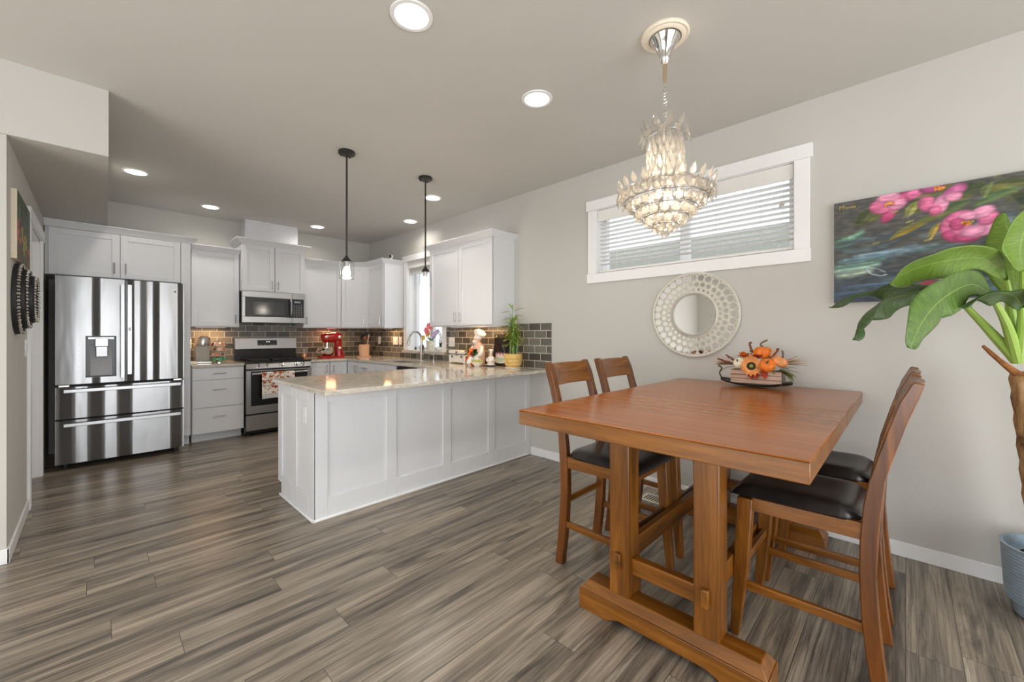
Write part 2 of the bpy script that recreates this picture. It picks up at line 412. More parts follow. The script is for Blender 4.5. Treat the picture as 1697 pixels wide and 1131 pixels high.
for dy, dz in ((.60, 2.13), (.585, 2.137)): MB().lathe((XR+.02, dy, dz-.03), [(.002, .032), (.007, .024), (.009, .004), (.004, 0)], 10).build('cord_tassel', M['frame_silver'], bl)
# raised blind in the kitchen window
b2 = thing('window_blind', 'raised white slat blind stacked at the top of the kitchen window', 'blind', (XR+.05, 4.77, 2.11))
MB().box(XR+.004, XR+.018, W2[0]+.008, W2[1]-.008, 2.2, 2.295).build('valance', M['slat'], b2, bevel=.003)
m = MB()
for k in range(18): m.box(XR+.026, XR+.076, W2[0]+.012, W2[1]-.012, 2.115+k*.006, 2.119+k*.006)
m.build('slats', M['slat'], b2)
MB().tube([(XR+.012, 5.17, 2.2), (XR+.012, 5.185, 1.7), (XR+.012, 5.175, 1.15)], .0018, 5).build('pull_cord', M['cord'], b2)

# outside: neighbour's roof
t = NT('grey_green_shingle').base(None, .9); v = t.coords((1, 1, 1))
n = t.noise(v, 45, 4, .7); t.color(t.ramp(n, [(.3, rgb(38, 40, 34)), (.55, rgb(58, 60, 53)), (.75, rgb(76, 76, 68))])); M['shingle'] = t.m
m = MB(); m.prism([(5.2, -8, 1.95), (8.3, -8, 3.14), (11.4, -8, 1.95)], (0, 13.3, 0))
rf = tag(m.build('neighbouring_roof', M['shingle']), 'grey-green shingled roof outside the dining window', 'roof')

# ------------------------------------------------------------------ cabinets
def shaker(m, o, ux, n, w, h, rail=.057, th=.02):
    """shaker door: o lower corner on the carcass face, ux along the width, n outwards"""
    o, ux, n = V(o), V(ux), V(n); z = V((0, 0, 1))
    m.obox(o, ux*w, n*(th-.012), z*h)
    for a, b, ww, hh in ((0, 0, rail, h), (w-rail, 0, rail, h), (rail, 0, w-2*rail, rail), (rail, h-rail, w-2*rail, rail)):
        m.obox(o+ux*a+z*b, ux*ww, n*th, z*hh)
def slab(m, o, ux, n, w, h, th=.02):
    m.obox(o, V(ux)*w, V(n)*th, V((0, 0, h)))
def pull(m, o, d, n, L=.11):
    o, d, n = V(o), V(d).normalized(), V(n)
    m.tube([o+n*.03-d*L/2, o+n*.03+d*L/2], .0055, 8)
    for s in (-1, 1): m.tube([o+d*s*(L/2-.015), o+n*.03+d*s*(L/2-.015)], .0045, 8)
def crown(m, pts, z0, z1, out=.055):
    """pts: run of the face line (x,y) left to right; outward is to the right-hand normal"""
    P = [V((p[0], p[1])) for p in pts]; N = []
    for i in range(len(P)):
        ns = []
        for a, b in ((i-1, i), (i, i+1)):
            if a >= 0 and b < len(P):
                d = (P[b]-P[a]).normalized(); ns.append(V((d.y, -d.x)))
        q = sum(ns, V((0, 0))); q = q/len(ns); q = q/max(q.length_squared, .3)
        N.append(q)
    prof = [(0, z0), (.006, z0), (.012, z0+.012), (out*.55, z0+(z1-z0)*.55), (out-.004, z1-.012), (out, z1-.008), (out, z1), (-.02, z1)]
    k = len(prof); vs = []
    for p, q in zip(P, N):
        for o, z in prof: c = p+q*o; vs.append((c.x, c.y, z))
    fs = [(i*k+j, i*k+(j+1) % k, (i+1)*k+(j+1) % k, (i+1)*k+j) for i in range(len(P)-1) for j in range(k)]
    fs += [tuple(range(k)), tuple((len(P)-1)*k+j for j in range(k))]
    m.add(vs, fs)
NX, NY = V((-1, 0, 0)), V((0, -1, 0)); UX, UY, UZ = V((1, 0, 0)), V((0, 1, 0)), V((0, 0, 1))
def cabinet(name, label, loc, body, doors, crowns=None, group=None, cat='cabinet'):
    r = thing(name, label, cat, loc, group)
    body.build('body', M['white'], r, bevel=.0015)
    for kind, o, ux, n, w, h, pu in doors:
        m = MB()
        (shaker if kind == 'door' else slab)(m, V(o)+V(ux)*.0015+UZ*.001, ux, n, w-.003, h-.002)
        d = m.build(kind, M['white'], r, bevel=.0018)
        if pu:
            m = MB(); pull(m, V(o)+V(ux)*pu[0]+UZ*pu[1]+V(n)*.02, V(ux) if pu[2] == 'h' else UZ, n, pu[3] if len(pu) > 3 else .11); m.build('handle', M['nickel'], d)
    if crowns:
        m = MB()
        for c in crowns: crown(m, *c)
        m.build('crown_moulding', M['white'], r)
    return r
g = .003
# over the fridge
YF = 5.80
YG = YB-.026
b = MB(); b.box(-.33, .667, YF, YG, 1.82, 2.275); b.box(.667, .75, YF-.018, YG, .11, 2.275); b.box(.667, .75, YF+.08, YG, 0, .11)
cabinet('fridge_cabinet', 'white two-door wall cabinet with tall side panel above the stainless fridge', (.2, 6.1, 0), b,
        [('door', (-.308, YF, 1.822), UX, NY, .486, .448, (.445, .10, 'v')), ('door', (.181, YF, 1.822), UX, NY, .483, .448, (.04, .10, 'v'))],
        [([(-.335, YF-.02), (.752, YF-.02), (.752, YG)], 2.272, 2.336)])
# uppers
YU = 6.08; ZB, ZT = 1.352, 2.268
b = MB(); b.box(.79, 1.278, YU, YB, ZB-.012, ZT)
cabinet('wall_cabinet', 'white single-door wall cabinet above the coffee maker', (1.03, 6.23, ZB), b,
        [('door', (.79+g, YU, ZB), UX, NY, .482, .91, (.44, .09, 'v'))], [([(.79, YU-.02), (1.278, YU-.02)], 2.262, 2.322)])
b = MB(); b.box(1.283, 2.03, 6.0, YB, 1.802, 2.40)
cabinet('wall_cabinet', 'raised white two-door wall cabinet above the microwave', (1.655, 6.2, 1.80), b,
        [('door', (1.283+g, 6.0, 1.806), UX, NY, .369, .588, (.335, .085, 'v')), ('door', (1.659, 6.0, 1.806), UX, NY, .368, .588, (.034, .085, 'v'))],
        [([(1.283, YB), (1.283, 5.98), (2.03, 5.98), (2.03, YB)], 2.392, 2.462, .065)])
flat('trim_2', M['white'], (1.352, 1.982, 6.127, YB, 2.40, H), (1.352, 1.37, 6.121, 6.127, 2.40, H), (1.964, 1.982, 6.121, 6.127, 2.40, H), (1.37, 1.964, 6.121, 6.127, H-.03, H), label='boxed white vent duct cover between range cabinet and ceiling')
b = MB(); b.box(2.036, 2.572, YU, YB, ZB-.012, ZT)
cabinet('wall_cabinet', 'white single-door wall cabinet above the red mixer', (2.3, 6.23, ZB), b,
        [('door', (2.036+g, YU, ZB), UX, NY, .527, .91, (.04, .09, 'v'))], [([(2.034, YU-.02), (2.572, YU-.02)], 2.262, 2.322)])
XU = 2.862
c0, c1 = V((2.578, YU, 0)), V((XU, 5.79, 0)); du = (c1-c0).normalized(); dn = V((du.y, -du.x, 0)); wl_ = (c1-c0).length
b = MB(); b.prism([(2.575, YB, ZB-.012), (2.575, YU, ZB-.012), (XU, 5.79, ZB-.012), (XR, 5.79, ZB-.012), (XR, YB, ZB-.012)], (0, 0, ZT-ZB+.012))
q0 = c0+dn*.02; q1 = c1+dn*.02
cabinet('wall_cabinet', 'diagonal white corner wall cabinet above the utensil crock', (2.9, 6.1, ZB), b,
        [('door', tuple(c0+du*.006+UZ*ZB), du, dn, wl_-.012, .91, (wl_-.06, .09, 'v'))], [([(2.578, YU-.02), (XU-.02, 5.79)], 2.262, 2.322)])
b = MB(); b.box(XU, XR, 5.31, 5.785, ZB-.012, ZT)
cabinet('wall_cabinet', 'narrow white wall cabinet beside the kitchen window', (3.0, 5.55, ZB), b,
        [('door', (XU, 5.785-g, ZB), -UY, NX, .468, .91, (.43, .09, 'v'))], [([(XU-.02, 5.787), (XU-.02, 5.31), (XR, 5.31)], 2.262, 2.322)])
b = MB(); b.box(XU, XR, 3.045, 4.165, ZB-.012, ZT)
cabinet('wall_cabinet', 'wide white two-door wall cabinet right of the kitchen window, above the chef figurine', (3.0, 3.6, ZB), b,
        [('door', (XU, 4.165-g, ZB), -UY, NX, .555, .91, (.515, .09, 'v')), ('door', (XU, 3.602, ZB), -UY, NX, .553, .91, (.04, .09, 'v'))],
        [([(XR, 4.165), (XU-.02, 4.165), (XU-.02, 3.045), (XR, 3.045)], 2.262, 2.322)])
# bases
YC = 5.80
b = MB(); b.box(.762, 1.268, YC, YB, .105, .868); b.box(.775, 1.26, YC+.1, YB, 0, .105)
cabinet('drawer_cabinet', 'white three-drawer base cabinet between fridge and range', (1.01, 6.1, 0), b,
        [('drawer', (.765, YC, .723), UX, NY, .498, .138, (.25, .07, 'h', .125)), ('drawer', (.765, YC, .405), UX, NY, .498, .312, (.25, .20, 'h', .125)), ('drawer', (.765, YC, .108), UX, NY, .498, .29, (.25, .19, 'h', .125))])
b = MB(); b.box(2.035, 2.54, YC, YB, .105, .868); b.box(2.035, 2.54, YC+.1, YB, 0, .105)
cabinet('base_cabinet', 'white two-door base cabinet right of the range', (2.29, 6.1, 0), b,
        [('door', (2.045, YC, .11), UX, NY, .242, .75, (.2, .66, 'v')), ('door', (2.293, YC, .11), UX, NY, .242, .75, (.04, .66, 'v'))])
XC = 2.555
XG = XR-.026
b = MB(); b.box(XC, XG, 4.42, YC-.03, .105, .68); b.box(XC, 2.645, 4.42, YC-.03, .68, .868); b.box(2.645, XG, 5.1, YC-.03, .68, .868); b.box(XC+.1, XG, 4.42, YC-.03, 0, .105); b.box(2.545, XG, YC-.03, YG, .105, .868)
cabinet('base_cabinet', 'white sink base cabinet below the kitchen window', (2.85, 5.1, 0), b,
        [('door', (XC, YC-.04, .11), -UY, NX, .33, .75, (.29, .66, 'v')), ('drawer', (XC, 5.425, .72), -UY, NX, .42, .14, (.21, .07, 'h')), ('door', (XC, 5.425, .11), -UY, NX, .42, .6, None), ('door', (XC, 5.0, .11), -UY, NX, .28, .75, None), ('door', (XC, 4.715, .11), -UY, NX, .28, .75, None)])
dwr = thing('dishwasher', 'dishwasher with black top edge under the counter beside the sink', 'dishwasher', (2.85, 4.05, 0))
MB().box(XC+.02, XR-.026, 3.66, 4.405, .0, .86).build('body', M['white'], dwr); MB().box(XC-.02, XC+.02, 3.67, 4.4, .11, .80).build('door', M['white'], dwr, bevel=.003)
MB().box(XC-.018, XC+.02, 3.67, 4.4, .803, .862).build('control_strip', M['black'], dwr, bevel=.003)

# ------------------------------------------------------------------ peninsula
PX0, PY0 = 1.012, 2.815
pn = thing('peninsula_cabinet', 'white panelled kitchen peninsula under the stone counter', 'kitchen island', (2.1, 3.2, 0))
m = MB(); m.box(PX0+.008, XR, PY0+.008, 3.555, .10, .868); m.box(PX0+.008, XR, PY0+.008, 3.48, 0, .10); m.build('body', M['panel'], pn)
m = MB(); fy0, fy1 = PY0-.004, PY0+.008
st_ = [(PX0-.003, 1.101), (1.533, 1.619), (2.056, 2.139), (2.575, 2.661), (3.098, XR-.001)]
for a, b_ in st_: m.box(a, b_, fy0, fy1, .0, .868)
for (a, b_), (c, d) in zip(st_, st_[1:]): m.box(b_, c, fy0, fy1, 0, .146); m.box(b_, c, fy0, fy1, .79, .868)
m.build('front_panel_frame', M['panel'], pn, bevel=.003)
m = MB(); ex0, ex1 = PX0-.004, PX0+.008
ys = [(PY0-.004, 2.905), (3.141, 3.225), (3.464, 3.555)]
for a, b_ in ys: m.box(ex0, ex1, a, b_, .10 if b_ > 3.5 else 0, .868)
m.box(ex0, ex1, 3.464, 3.48, 0, .1)
for (a, b_), (c, d) in zip(ys, ys[1:]): m.box(ex0, ex1, b_, c, 0, .156); m.box(ex0, ex1, b_, c, .79, .868)
m.build('end_panel_frame', M['panel'], pn, bevel=.003)
m = MB(); m.prism([(PX0-.016, PY0-.016, 0), (XR, PY0-.016, 0), (XR, PY0-.004, .02), (PX0-.016, PY0-.004, .02)], (0, .006, 0))
m = MB(); m.box(PX0-.016, XR-.014, PY0-.016, PY0-.003, 0, .019); m.box(PX0-.016, PX0-.003, PY0-.016, 3.5, 0, .019); m.build('shoe_moulding', M['trim'], pn, bevel=.006, seg=3)

# ------------------------------------------------------------------ countertops
ZC0, ZC = .870, .900
m = MB(); m.box(.755, 1.268, 5.755, YB-.012, ZC0, ZC); tag(m.build('countertop', M['granite'], bevel=.004), 'short stone countertop under the coffee maker', 'countertop')
SX0, SX1, SY0, SY1 = 2.66, 3.0, 4.45, 5.08
m = MB(); m.box(2.03, XR-.012, 5.755, YB-.012, ZC0, ZC)
m.box(2.535, SX0, 3.60, 5.755, ZC0, ZC); m.box(SX1, XR-.012, 3.60, 5.755, ZC0, ZC); m.box(SX0, SX1, 3.60, SY0, ZC0, ZC); m.box(SX0, SX1, SY1, 5.755, ZC0, ZC)
m.box(.982, XR-.012, 2.548, 3.60, ZC0, ZC)
tag(m.build('countertop', M['granite'], bevel=.004), 'long cream-grey stone countertop running over peninsula and sink', 'countertop')
sk = thing('sink', 'undermount steel sink below the kitchen window', 'sink', ((SX0+SX1)/2, (SY0+SY1)/2, .70))
m = MB(); w_ = .012
m.box(SX0-w_, SX1+w_, SY0-w_, SY1+w_, .69, .70)
for a, b_, c, d in ((SX0-w_, SX0, SY0-w_, SY1+w_), (SX1, SX1+w_, SY0-w_, SY1+w_), (SX0, SX1, SY0-w_, SY0), (SX0, SX1, SY1, SY1+w_)): m.box(a, b_, c, d, .70, .8695)
m.build('basin', M['steel_flat'], sk); MB().lathe(((SX0+SX1)/2, 4.77, .70), [(.04, 0), (.04, .004), (.015, .003)], 20).build('drain', M['chrome'], sk)
# backsplash
def splash(name, mat, boxes, label):
    m = MB()
    for b in boxes: m.box(*b)
    return struct(m.build(name, mat, origin=(0, 0, .9012)), label)
splash('wall_tile_back', M['tile_back'], [(.75, XR-.01, YB-.01, YB, .90, 1.8)], 'grey stone subway tile behind the range')
splash('wall_tile_right', M['tile_right'], [(XR-.01, XR, 2.533, W2[0]-.085, .90, 1.366), (XR-.01, XR, W2[0]-.085, W2[1]+.085, .90, .985), (XR-.01, XR, W2[1]+.085, YB-.01, .90, 1.366)], 'grey stone subway tile along the sink wall')

# under cabinet lamps
def under(loc, sx, sy, p):
    o = area('under_cabinet_lamp', loc, (loc[0], loc[1], 0), sx, sy, p*1.5, (1, .56, .24)); return o
for i, (x0, x1, y0, y1, lab, pw) in enumerate([(.86, 1.16, 6.22, 6.26, 'above the coffee maker', 1.5), (2.42, 2.56, 6.22, 6.26, 'above the red mixer', 1.2),
                                          (3.03, 3.07, 5.45, 5.65, 'in the corner beside the window', 1.0), (3.0, 3.04, 3.1, 3.95, 'above the chef figurine', 1.9)]):
    r = thing('under_cabinet_light', 'slim warm under-cabinet light bar '+lab, 'light', ((x0+x1)/2, (y0+y1)/2, ZB-.03), 'under-cabinet lights')
    MB().box(x0, x1, y0, y1, ZB-.024, ZB-.0125).build('housing', M['vinyl'], r)
    o = under(((x0+x1)/2, (y0+y1)/2, ZB-.027), x1-x0, y1-y0, pw)

# ------------------------------------------------------------------ refrigerator
FX0, FX1, FY = -.252, .660, 5.50
fr = thing('refrigerator', 'stainless french-door refrigerator with water dispenser', 'refrigerator', ((FX0+FX1)/2, 5.9, 0))
m = MB(); m.box(FX0+.005, FX1-.005, FY+.07, 6.36, .05, 1.775); m.build('cabinet_body', M['matte_black'], fr)
m = MB()
for x in (FX0+.06, FX1-.06):
    for y in (FY+.1, 6.28): m.lathe((x, y, 0), [(.022, 0), (.022, .05)], 12)
m.build('feet', M['matte_black'], fr)
FM = .207
def curved_panel(x0, x1, z0, z1, hole=None, bulge=.012, n=14):
    """front panel gently bowed outwards across its width"""
    m = MB(); cuts = sorted(set([x0+(x1-x0)*i/n for i in range(n+1)]+([hole[0], hole[1]] if hole else [])))
    fyx = lambda x: FY-bulge*(1-((x-(x0+x1)/2)/((x1-x0)/2))**2)
    for a, b in zip(cuts, cuts[1:]):
        spans = [(z0, z1)]
        if hole and a >= hole[0]-1e-6 and b <= hole[1]+1e-6: spans = [(z0, hole[2]), (hole[3], z1)]
        for p, q in spans: m.prism([(a, fyx(a), p), (b, fyx(b), p), (b, FY+.065, p), (a, FY+.065, p)], (0, 0, q-p))
    return m
def weld(o, d=.0006):
    bm = bmesh.new(); bm.from_mesh(o.data); bmesh.ops.remove_doubles(bm, verts=bm.verts, dist=d)
    sn = {}
    for f in bm.faces: sn.setdefault(tuple(sorted(v.index for v in f.verts)), []).append(f)
    bmesh.ops.delete(bm, geom=[f for l in sn.values() if len(l) > 1 for f in l], context='FACES_ONLY')
    bmesh.ops.recalc_face_normals(bm, faces=bm.faces); bm.to_mesh(o.data); bm.free()
    o.data.polygons.foreach_set('use_smooth', [True]*len(o.data.polygons)); o.data.set_sharp_from_angle(angle=math.radians(30))
DX0, DX1, DZ0, DZ1 = -.062, .145, .845, 1.235
ld = curved_panel(FX0, FM-.004, .79, 1.785, (DX0, DX1, DZ0, DZ1)).build('door', M['steel'], fr); weld(ld)
rd = curved_panel(FM+.004, FX1, .79, 1.785).build('door', M['steel'], fr); weld(rd)
d1 = curved_panel(FX0, FX1, .475, .765).build('drawer', M['steel'], fr); weld(d1)
d2 = curved_panel(FX0, FX1, .062, .460).build('drawer', M['steel'], fr); weld(d2)
def flat_handle(name, p, x0, x1, z0, z1, vert):
    m = MB(); y0 = FY-.05
    if vert:
        m.prism([(x0, y0, z0+.03), (x1, y0, z0+.03), (x1, y0+.008, z0), (x0, y0+.008, z0)], (0, 0, .001))
        m.box(x0, x1, y0-.004, y0+.010, z0, z1)
        for z in (z0+.015, z1-.03): m.box(x0+.004, x1-.004, y0+.01, FY-.005, z, z+.02)
    else:
        m.box(x0, x1, y0-.004, y0+.012, z0, z1)
        for x in (x0+.01, x1-.03): m.box(x, x+.02, y0+.012, FY-.003, z0+.006, z1-.006)
    return m.build(name, M['steel_flat'], p, bevel=.004)
flat_handle('handle', ld, .145+.03, .198, .83, 1.735, True)
flat_handle('handle', rd, .222, .252, .86, 1.735, True)
MB().box(.229, .245, FY-.057, FY-.053, 1.285, 1.32).build('door_button', M['white'], rd, bevel=.002)
flat_handle('handle', d1, -.20, .63, .715, .748, False)
flat_handle('handle', d2, -.20, .63, .405, .438, False)
m = MB(); m.box(DX0, DX1, FY+.06, FY+.066, DZ0, DZ1); m.box(DX0, DX0+.004, FY-.008, FY+.06, DZ0, DZ1); m.box(DX1-.004, DX1, FY-.008, FY+.06, DZ0, DZ1)
m.box(DX0, DX1, FY-.008, FY+.06, DZ0, DZ0+.006); m.box(DX0, DX1, FY-.008, FY+.06, DZ1-.006, DZ1); m.build('dispenser_recess', M['black'], ld)
MB().obox((DX0+.03, FY+.018, DZ0+.012), (DX1-DX0-.06, 0, 0), (0, .03, .30), (0, .006, 0)).build('dispenser_back', plain('grey_plastic', (.32, .32, .33, 1), .35), ld)
m = MB(); m.box(DX0+.012, DX1-.012, FY-.006, FY+.05, DZ1-.035, DZ1-.008); m.box(.0, .09, FY-.012, FY+.045, DZ1-.10, DZ1-.02)
m.obox((.005, FY+.005, DZ1-.20), (.08, 0, 0), (0, .012, .0), (0, -.005, .10)); m.build('dispenser_spout', M['steel_flat'], ld, bevel=.004)
for k in range(6): MB().box(-.108, -.088, FY-.0105, FY-.006, .90+k*.05, .904+k*.05).build('dispenser_button', plain('dark_print', (.08, .08, .085, 1), .4), ld)
for x in (FX0+.02, FX1-.09): MB().box(x, x+.07, FY-.004, FY+.03, .766, .786).build('hinge', M['nickel'], fr, bevel=.003)
# small maker's badge on the right door
m = MB(); m.lathe((FX1-.075, FY-.005, 1.695), [(.009, 0), (.009, .003)], 16, Matrix.Rotation(PI/2, 3, 'X'))
m.build('badge', M['dark_bronze'], rd)

# ------------------------------------------------------------------ microwave
MX0, MX1, MY = 1.283, 2.03, 5.965
mw = thing('microwave', 'stainless over-the-range microwave with black glass door', 'microwave', (1.655, 6.15, 1.395))
MB().box(MX0+.003, MX1-.003, MY+.02, YB-.012, 1.40, 1.80).build('housing', M['black'], mw)
m = MB(); m.box(MX0, MX1-.17, MY, MY+.02, 1.40, 1.475); m.box(MX0, MX1-.17, MY, MY+.02, 1.725, 1.80); m.box(MX0, MX0+.035, MY, MY+.02, 1.475, 1.725); md = m.build('door', M['steel_flat'], mw, bevel=.003)
MB().box(MX0+.035, MX1-.17, MY+.002, MY+.02, 1.475, 1.725).build('door_glass', M['black'], md)
MB().box(MX0+.12, MX1-.27, MY+.0005, MY+.003, 1.505, 1.67).build('door_window', plain('smoked_mesh', (.05, .05, .052, 1), .12), md)
m = MB(); m.tube(spline([(MX1-.19, MY-.002, 1.49), (MX1-.19, MY-.035, 1.52), (MX1-.19, MY-.04, 1.6), (MX1-.19, MY-.035, 1.69), (MX1-.19, MY-.002, 1.72)], 14), .011, 10); m.build('handle', M['steel_flat'], md)
m = MB(); m.box(MX1-.168, MX1, MY, MY+.02, 1.40, 1.475); m.box(MX1-.168, MX1, MY, MY+.02, 1.725, 1.80); m.box(MX1-.02, MX1, MY, MY+.02, 1.475, 1.725); cpn = m.build('control_panel', M['steel_flat'], mw, bevel=.003)
MB().box(MX1-.168, MX1-.02, MY+.001, MY+.02, 1.475, 1.725).build('keypad_glass', M['black'], cpn)
m = MB()
for r in range(6):
    for c in range(4): m.box(MX1-.15+c*.03, MX1-.132+c*.03, MY-.0005, MY+.002, 1.495+r*.027, 1.507+r*.027)
m.build('keypad_marks', plain('grey_print', (.18, .18, .18, 1), .4), cpn)
MB().box(MX1-.14, MX1-.06, MY-.0005, MY+.002, 1.675, 1.70).build('display', plain('dim_display', (.25, .27, .27, 1), .3), cpn)
MB().lathe((1.6, MY+.001, 1.762), [(.009, 0), (.009, .004)], 16, Matrix.Rotation(PI/2, 3, 'X')).build('badge', M['nickel'], md)

# ------------------------------------------------------------------ gas range
GX0, GX1, GY = 1.276, 2.024, 5.72
rg = thing('gas_range', 'stainless gas range with black cooktop and digital backguard', 'stove', (1.65, 6.05, 0))
MB().box(GX0, GX1, GY+.04, YB-.015, .03, .885).build('body', M['black'], rg)
m = MB()
for x in (GX0+.05, GX1-.05):
    for y in (GY+.1, 6.3): m.lathe((x, y, 0), [(.02, 0), (.02, .03)], 10)
m.build('feet', M['matte_black'], rg)
m = MB(); m.prism([(GX0, GY-.01, .825), (GX0, GY+.02, .893), (GX0, GY+.06, .893), (GX0, GY+.06, .825)], (GX1-GX0, 0, 0)); kp = m.build('knob_panel', M['steel_flat'], rg, bevel=.003)
KR = Matrix.Rotation(math.radians(66), 3, 'X')
for kx in (.125, .215, .385, .555, .64):
    c = V((GX0+kx, GY+.002, .859))
    k = MB().lathe(c, [(.026, 0), (.026, .006), (.022, .008), (.021, .03), (.018, .033)], 20, KR).build('knob', M['chrome'], rg)
    MB().obox(c+KR@V((-.004, -.02, .03)), KR@V((.008, 0, 0)), KR@V((0, .04, 0)), KR@V((0, 0, .012))).build('knob_grip', M['black'], k, bevel=.002)
m = MB(); gx0, gx1 = GX0+.075, GX1-.075
m.box(GX0, GX1, GY, GY+.04, .275, .37); m.box(GX0, GX0+.05, GY, GY+.04, .37, .805); m.box(GX1-.05, GX1, GY, GY+.04, .37, .805); m.box(GX0+.05, GX1-.05, GY, GY+.04, .79, .805)
od = m.build('oven_door', M['steel_flat'], rg, bevel=.003)
MB().box(GX0+.05, GX1-.05, GY+.003, GY+.04, .37, .79).build('oven_glass', M['black'], od)
m = MB(); m.tube([(GX0+.055, GY-.048, .765), (GX1-.055, GY-.048, .765)], .014, 12)
for x in (GX0+.07, GX1-.07): m.tube([(x, GY-.048, .765), (x, GY+.003, .765)], .011, 10)
m.build('handle', M['steel_flat'], od)
MB().box(GX0, GX1, GY, GY+.04, .07, .255).build('storage_drawer', M['steel_flat'], rg, bevel=.004)
m = MB(); m.box(GX0-.001, GX1+.001, GY+.005, 6.30, .893, .91); m.build('cooktop', M['black'], rg, bevel=.004)
for cx_ in (GX0+.19, (GX0+GX1)/2, GX1-.19):
    m = MB(); w = .11
    for y in (GY+.08, GY+.25, GY+.42, GY+.54): m.box(cx_-w, cx_+w, y-.006, y+.006, .925, .938)
    for x in (cx_-w, cx_, cx_+w): m.box(x-.006, x+.006, GY+.07, GY+.55, .925, .938)
    for x in (cx_-w, cx_+w):
        for y in (GY+.08, GY+.54): m.box(x-.007, x+.007, y-.007, y+.007, .909, .927)
    m.build('grate', M['matte_black'], rg)
    for y in (GY+.165, GY+.44): MB().lathe((cx_, y, .909), [(.04, 0), (.04, .008), (.028, .012), (.024, .014)], 18).build('burner', M['matte_black'], rg)
m = MB(); m.box(GX0+.003, GX1-.003, 6.31, YB-.012, .91, 1.05); m.build('backguard_lower', M['black'], rg)
m = MB(); m.prism([(GX0, 6.29, 1.052), (GX0, 6.315, 1.20), (GX0, YB-.012, 1.205), (GX0, YB-.012, 1.052)], (GX1-GX0, 0, 0)); bgd = m.build('backguard', M['steel_flat'], rg, bevel=.004)
m = MB(); m.obox((1.535, 6.2945, 1.098), (.235, 0, 0), (0, .0118, .07), (0, .004, -.0007)); m.build('control_glass', M['black'], bgd)
# clock digits 12:00 style glow, four small digits
def seg_digit(m, o, ax, az, ch, s):
    segs = {'0': 'abcdef', '1': 'bc', '2': 'abged', '3': 'abgcd', '4': 'fgbc', '5': 'afgcd', '8': 'abcdefg'}[ch]
    P = {'a': (0, 2, 1, 2), 'b': (1, 1, 1, 2), 'c': (1, 0, 1, 1), 'd': (0, 0, 1, 0), 'e': (0, 0, 0, 1), 'f': (0, 1, 0, 2), 'g': (0, 1, 1, 1)}
    for q in segs:
        a, b, c, d = P[q]; p0 = V(o)+V(ax)*a*s+V(az)*b*s; p1 = V(o)+V(ax)*c*s+V(az)*d*s; m.tube([p0, p1], s*.16, 4)
m = MB(); az = V((0, .0118, .07)).normalized()
for i, ch in enumerate('1245'): seg_digit(m, V((1.632+i*.0125+(.004 if i > 1 else 0), 6.2925, 1.140))+az*.0, (1, 0, 0), az, ch, .007)
m.build('clock_digits', M['display'], bgd)
m = MB()
for x in (1.55, 1.58, 1.615, 1.69, 1.725, 1.75): m.obox(V((x, 6.2932, 1.108)), (.010, 0, 0), az*.005, (0, -.001, .0002))
m.build('control_marks', plain('grey_print2', (.3, .3, .3, 1), .4), bgd)
# towel
class Art:
    def __init__(s, w, h, nx, ny, bgc):
        s.w, s.h, s.nx, s.ny = w, h, nx, ny
        xs = np.linspace(0, w, nx); ys = np.linspace(0, h, ny); s.X, s.Y = np.meshgrid(xs, ys)
        s.a = np.zeros((ny, nx, 3)); s.a[:] = np.array(bgc)/255.
    def blend(s, mask, c, al=1.):
        mk = (np.clip(mask, 0, 1)*al)[..., None]; s.a = s.a*(1-mk)+np.array(c)/255.*mk
    def ell(s, cx, cy_, rx, ry, ang, c, al=1., soft=.25):
        dx, dy = s.X-cx, s.Y-cy_; a = math.radians(ang); u = dx*math.cos(a)+dy*math.sin(a); v = -dx*math.sin(a)+dy*math.cos(a)
        d = np.sqrt((u/rx)**2+(v/ry)**2); s.blend((1-d)/soft+.5 if soft < 1 else np.exp(-d*d*1.5), c, al)
    def stroke(s, pts, wd_, c, al=1., soft=.5):
        D = np.full(s.X.shape, 9.)
        for (x0, y0), (x1, y1) in zip(pts, pts[1:]):
            L = (x1-x0)**2+(y1-y0)**2+1e-12; t = np.clip(((s.X-x0)*(x1-x0)+(s.Y-y0)*(y1-y0))/L, 0, 1)
            D = np.minimum(D, np.hypot(s.X-x0-t*(x1-x0), s.Y-y0-t*(y1-y0)))
        s.blend((1-D/wd_)/soft, c, al)
    def leaf(s, p0, p1, wd_, c, c2=None, al=1., bend=0.):
        (x0, y0), (x1, y1) = p0, p1; L = math.hypot(x1-x0, y1-y0); ux, uy = (x1-x0)/L, (y1-y0)/L
        u = ((s.X-x0)*ux+(s.Y-y0)*uy)/L; v = -(s.X-x0)*uy+(s.Y-y0)*ux; v = v-bend*4*u*(1-u)
        half = wd_*np.clip(np.sin(PI*np.clip(u, 0, 1)), 0, 1)**.8; msk = np.where((u > 0) & (u < 1), (half-np.abs(v))/(wd_*.25+1e-9), 0)
        s.blend(msk, c, al)
        if c2 is not None: s.blend(np.where((u > 0) & (u < 1) & (v > 0), (half-np.abs(v))/(wd_*.25), 0), c2, al*.8)
    def brush(s, amt, sx, sy, seed=1):
        r = np.random.RandomState(seed); g = r.rand(sy, sx); yi = np.linspace(0, sy-1.001, s.ny); xi = np.linspace(0, sx-1.001, s.nx)
        y0, x0 = yi.astype(int), xi.astype(int); fy, fx = (yi-y0)[:, None], (xi-x0)[None, :]
        n = g[y0][:, x0]*(1-fy)*(1-fx)+g[y0+1][:, x0]*fy*(1-fx)+g[y0][:, x0+1]*(1-fy)*fx+g[y0+1][:, x0+1]*fy*fx
        s.a = np.clip(s.a*(1+amt*(n-.5))[..., None], 0, 1)
    def cols(s, back=None):
        c = np.where(s.a <= .04045, s.a/12.92, ((np.clip(s.a, 0, 1)+.055)/1.055)**2.4)
        return np.concatenate([c, np.ones(c.shape[:2]+(1,))], -1).reshape(-1, 4)
rnd = random.Random(3)
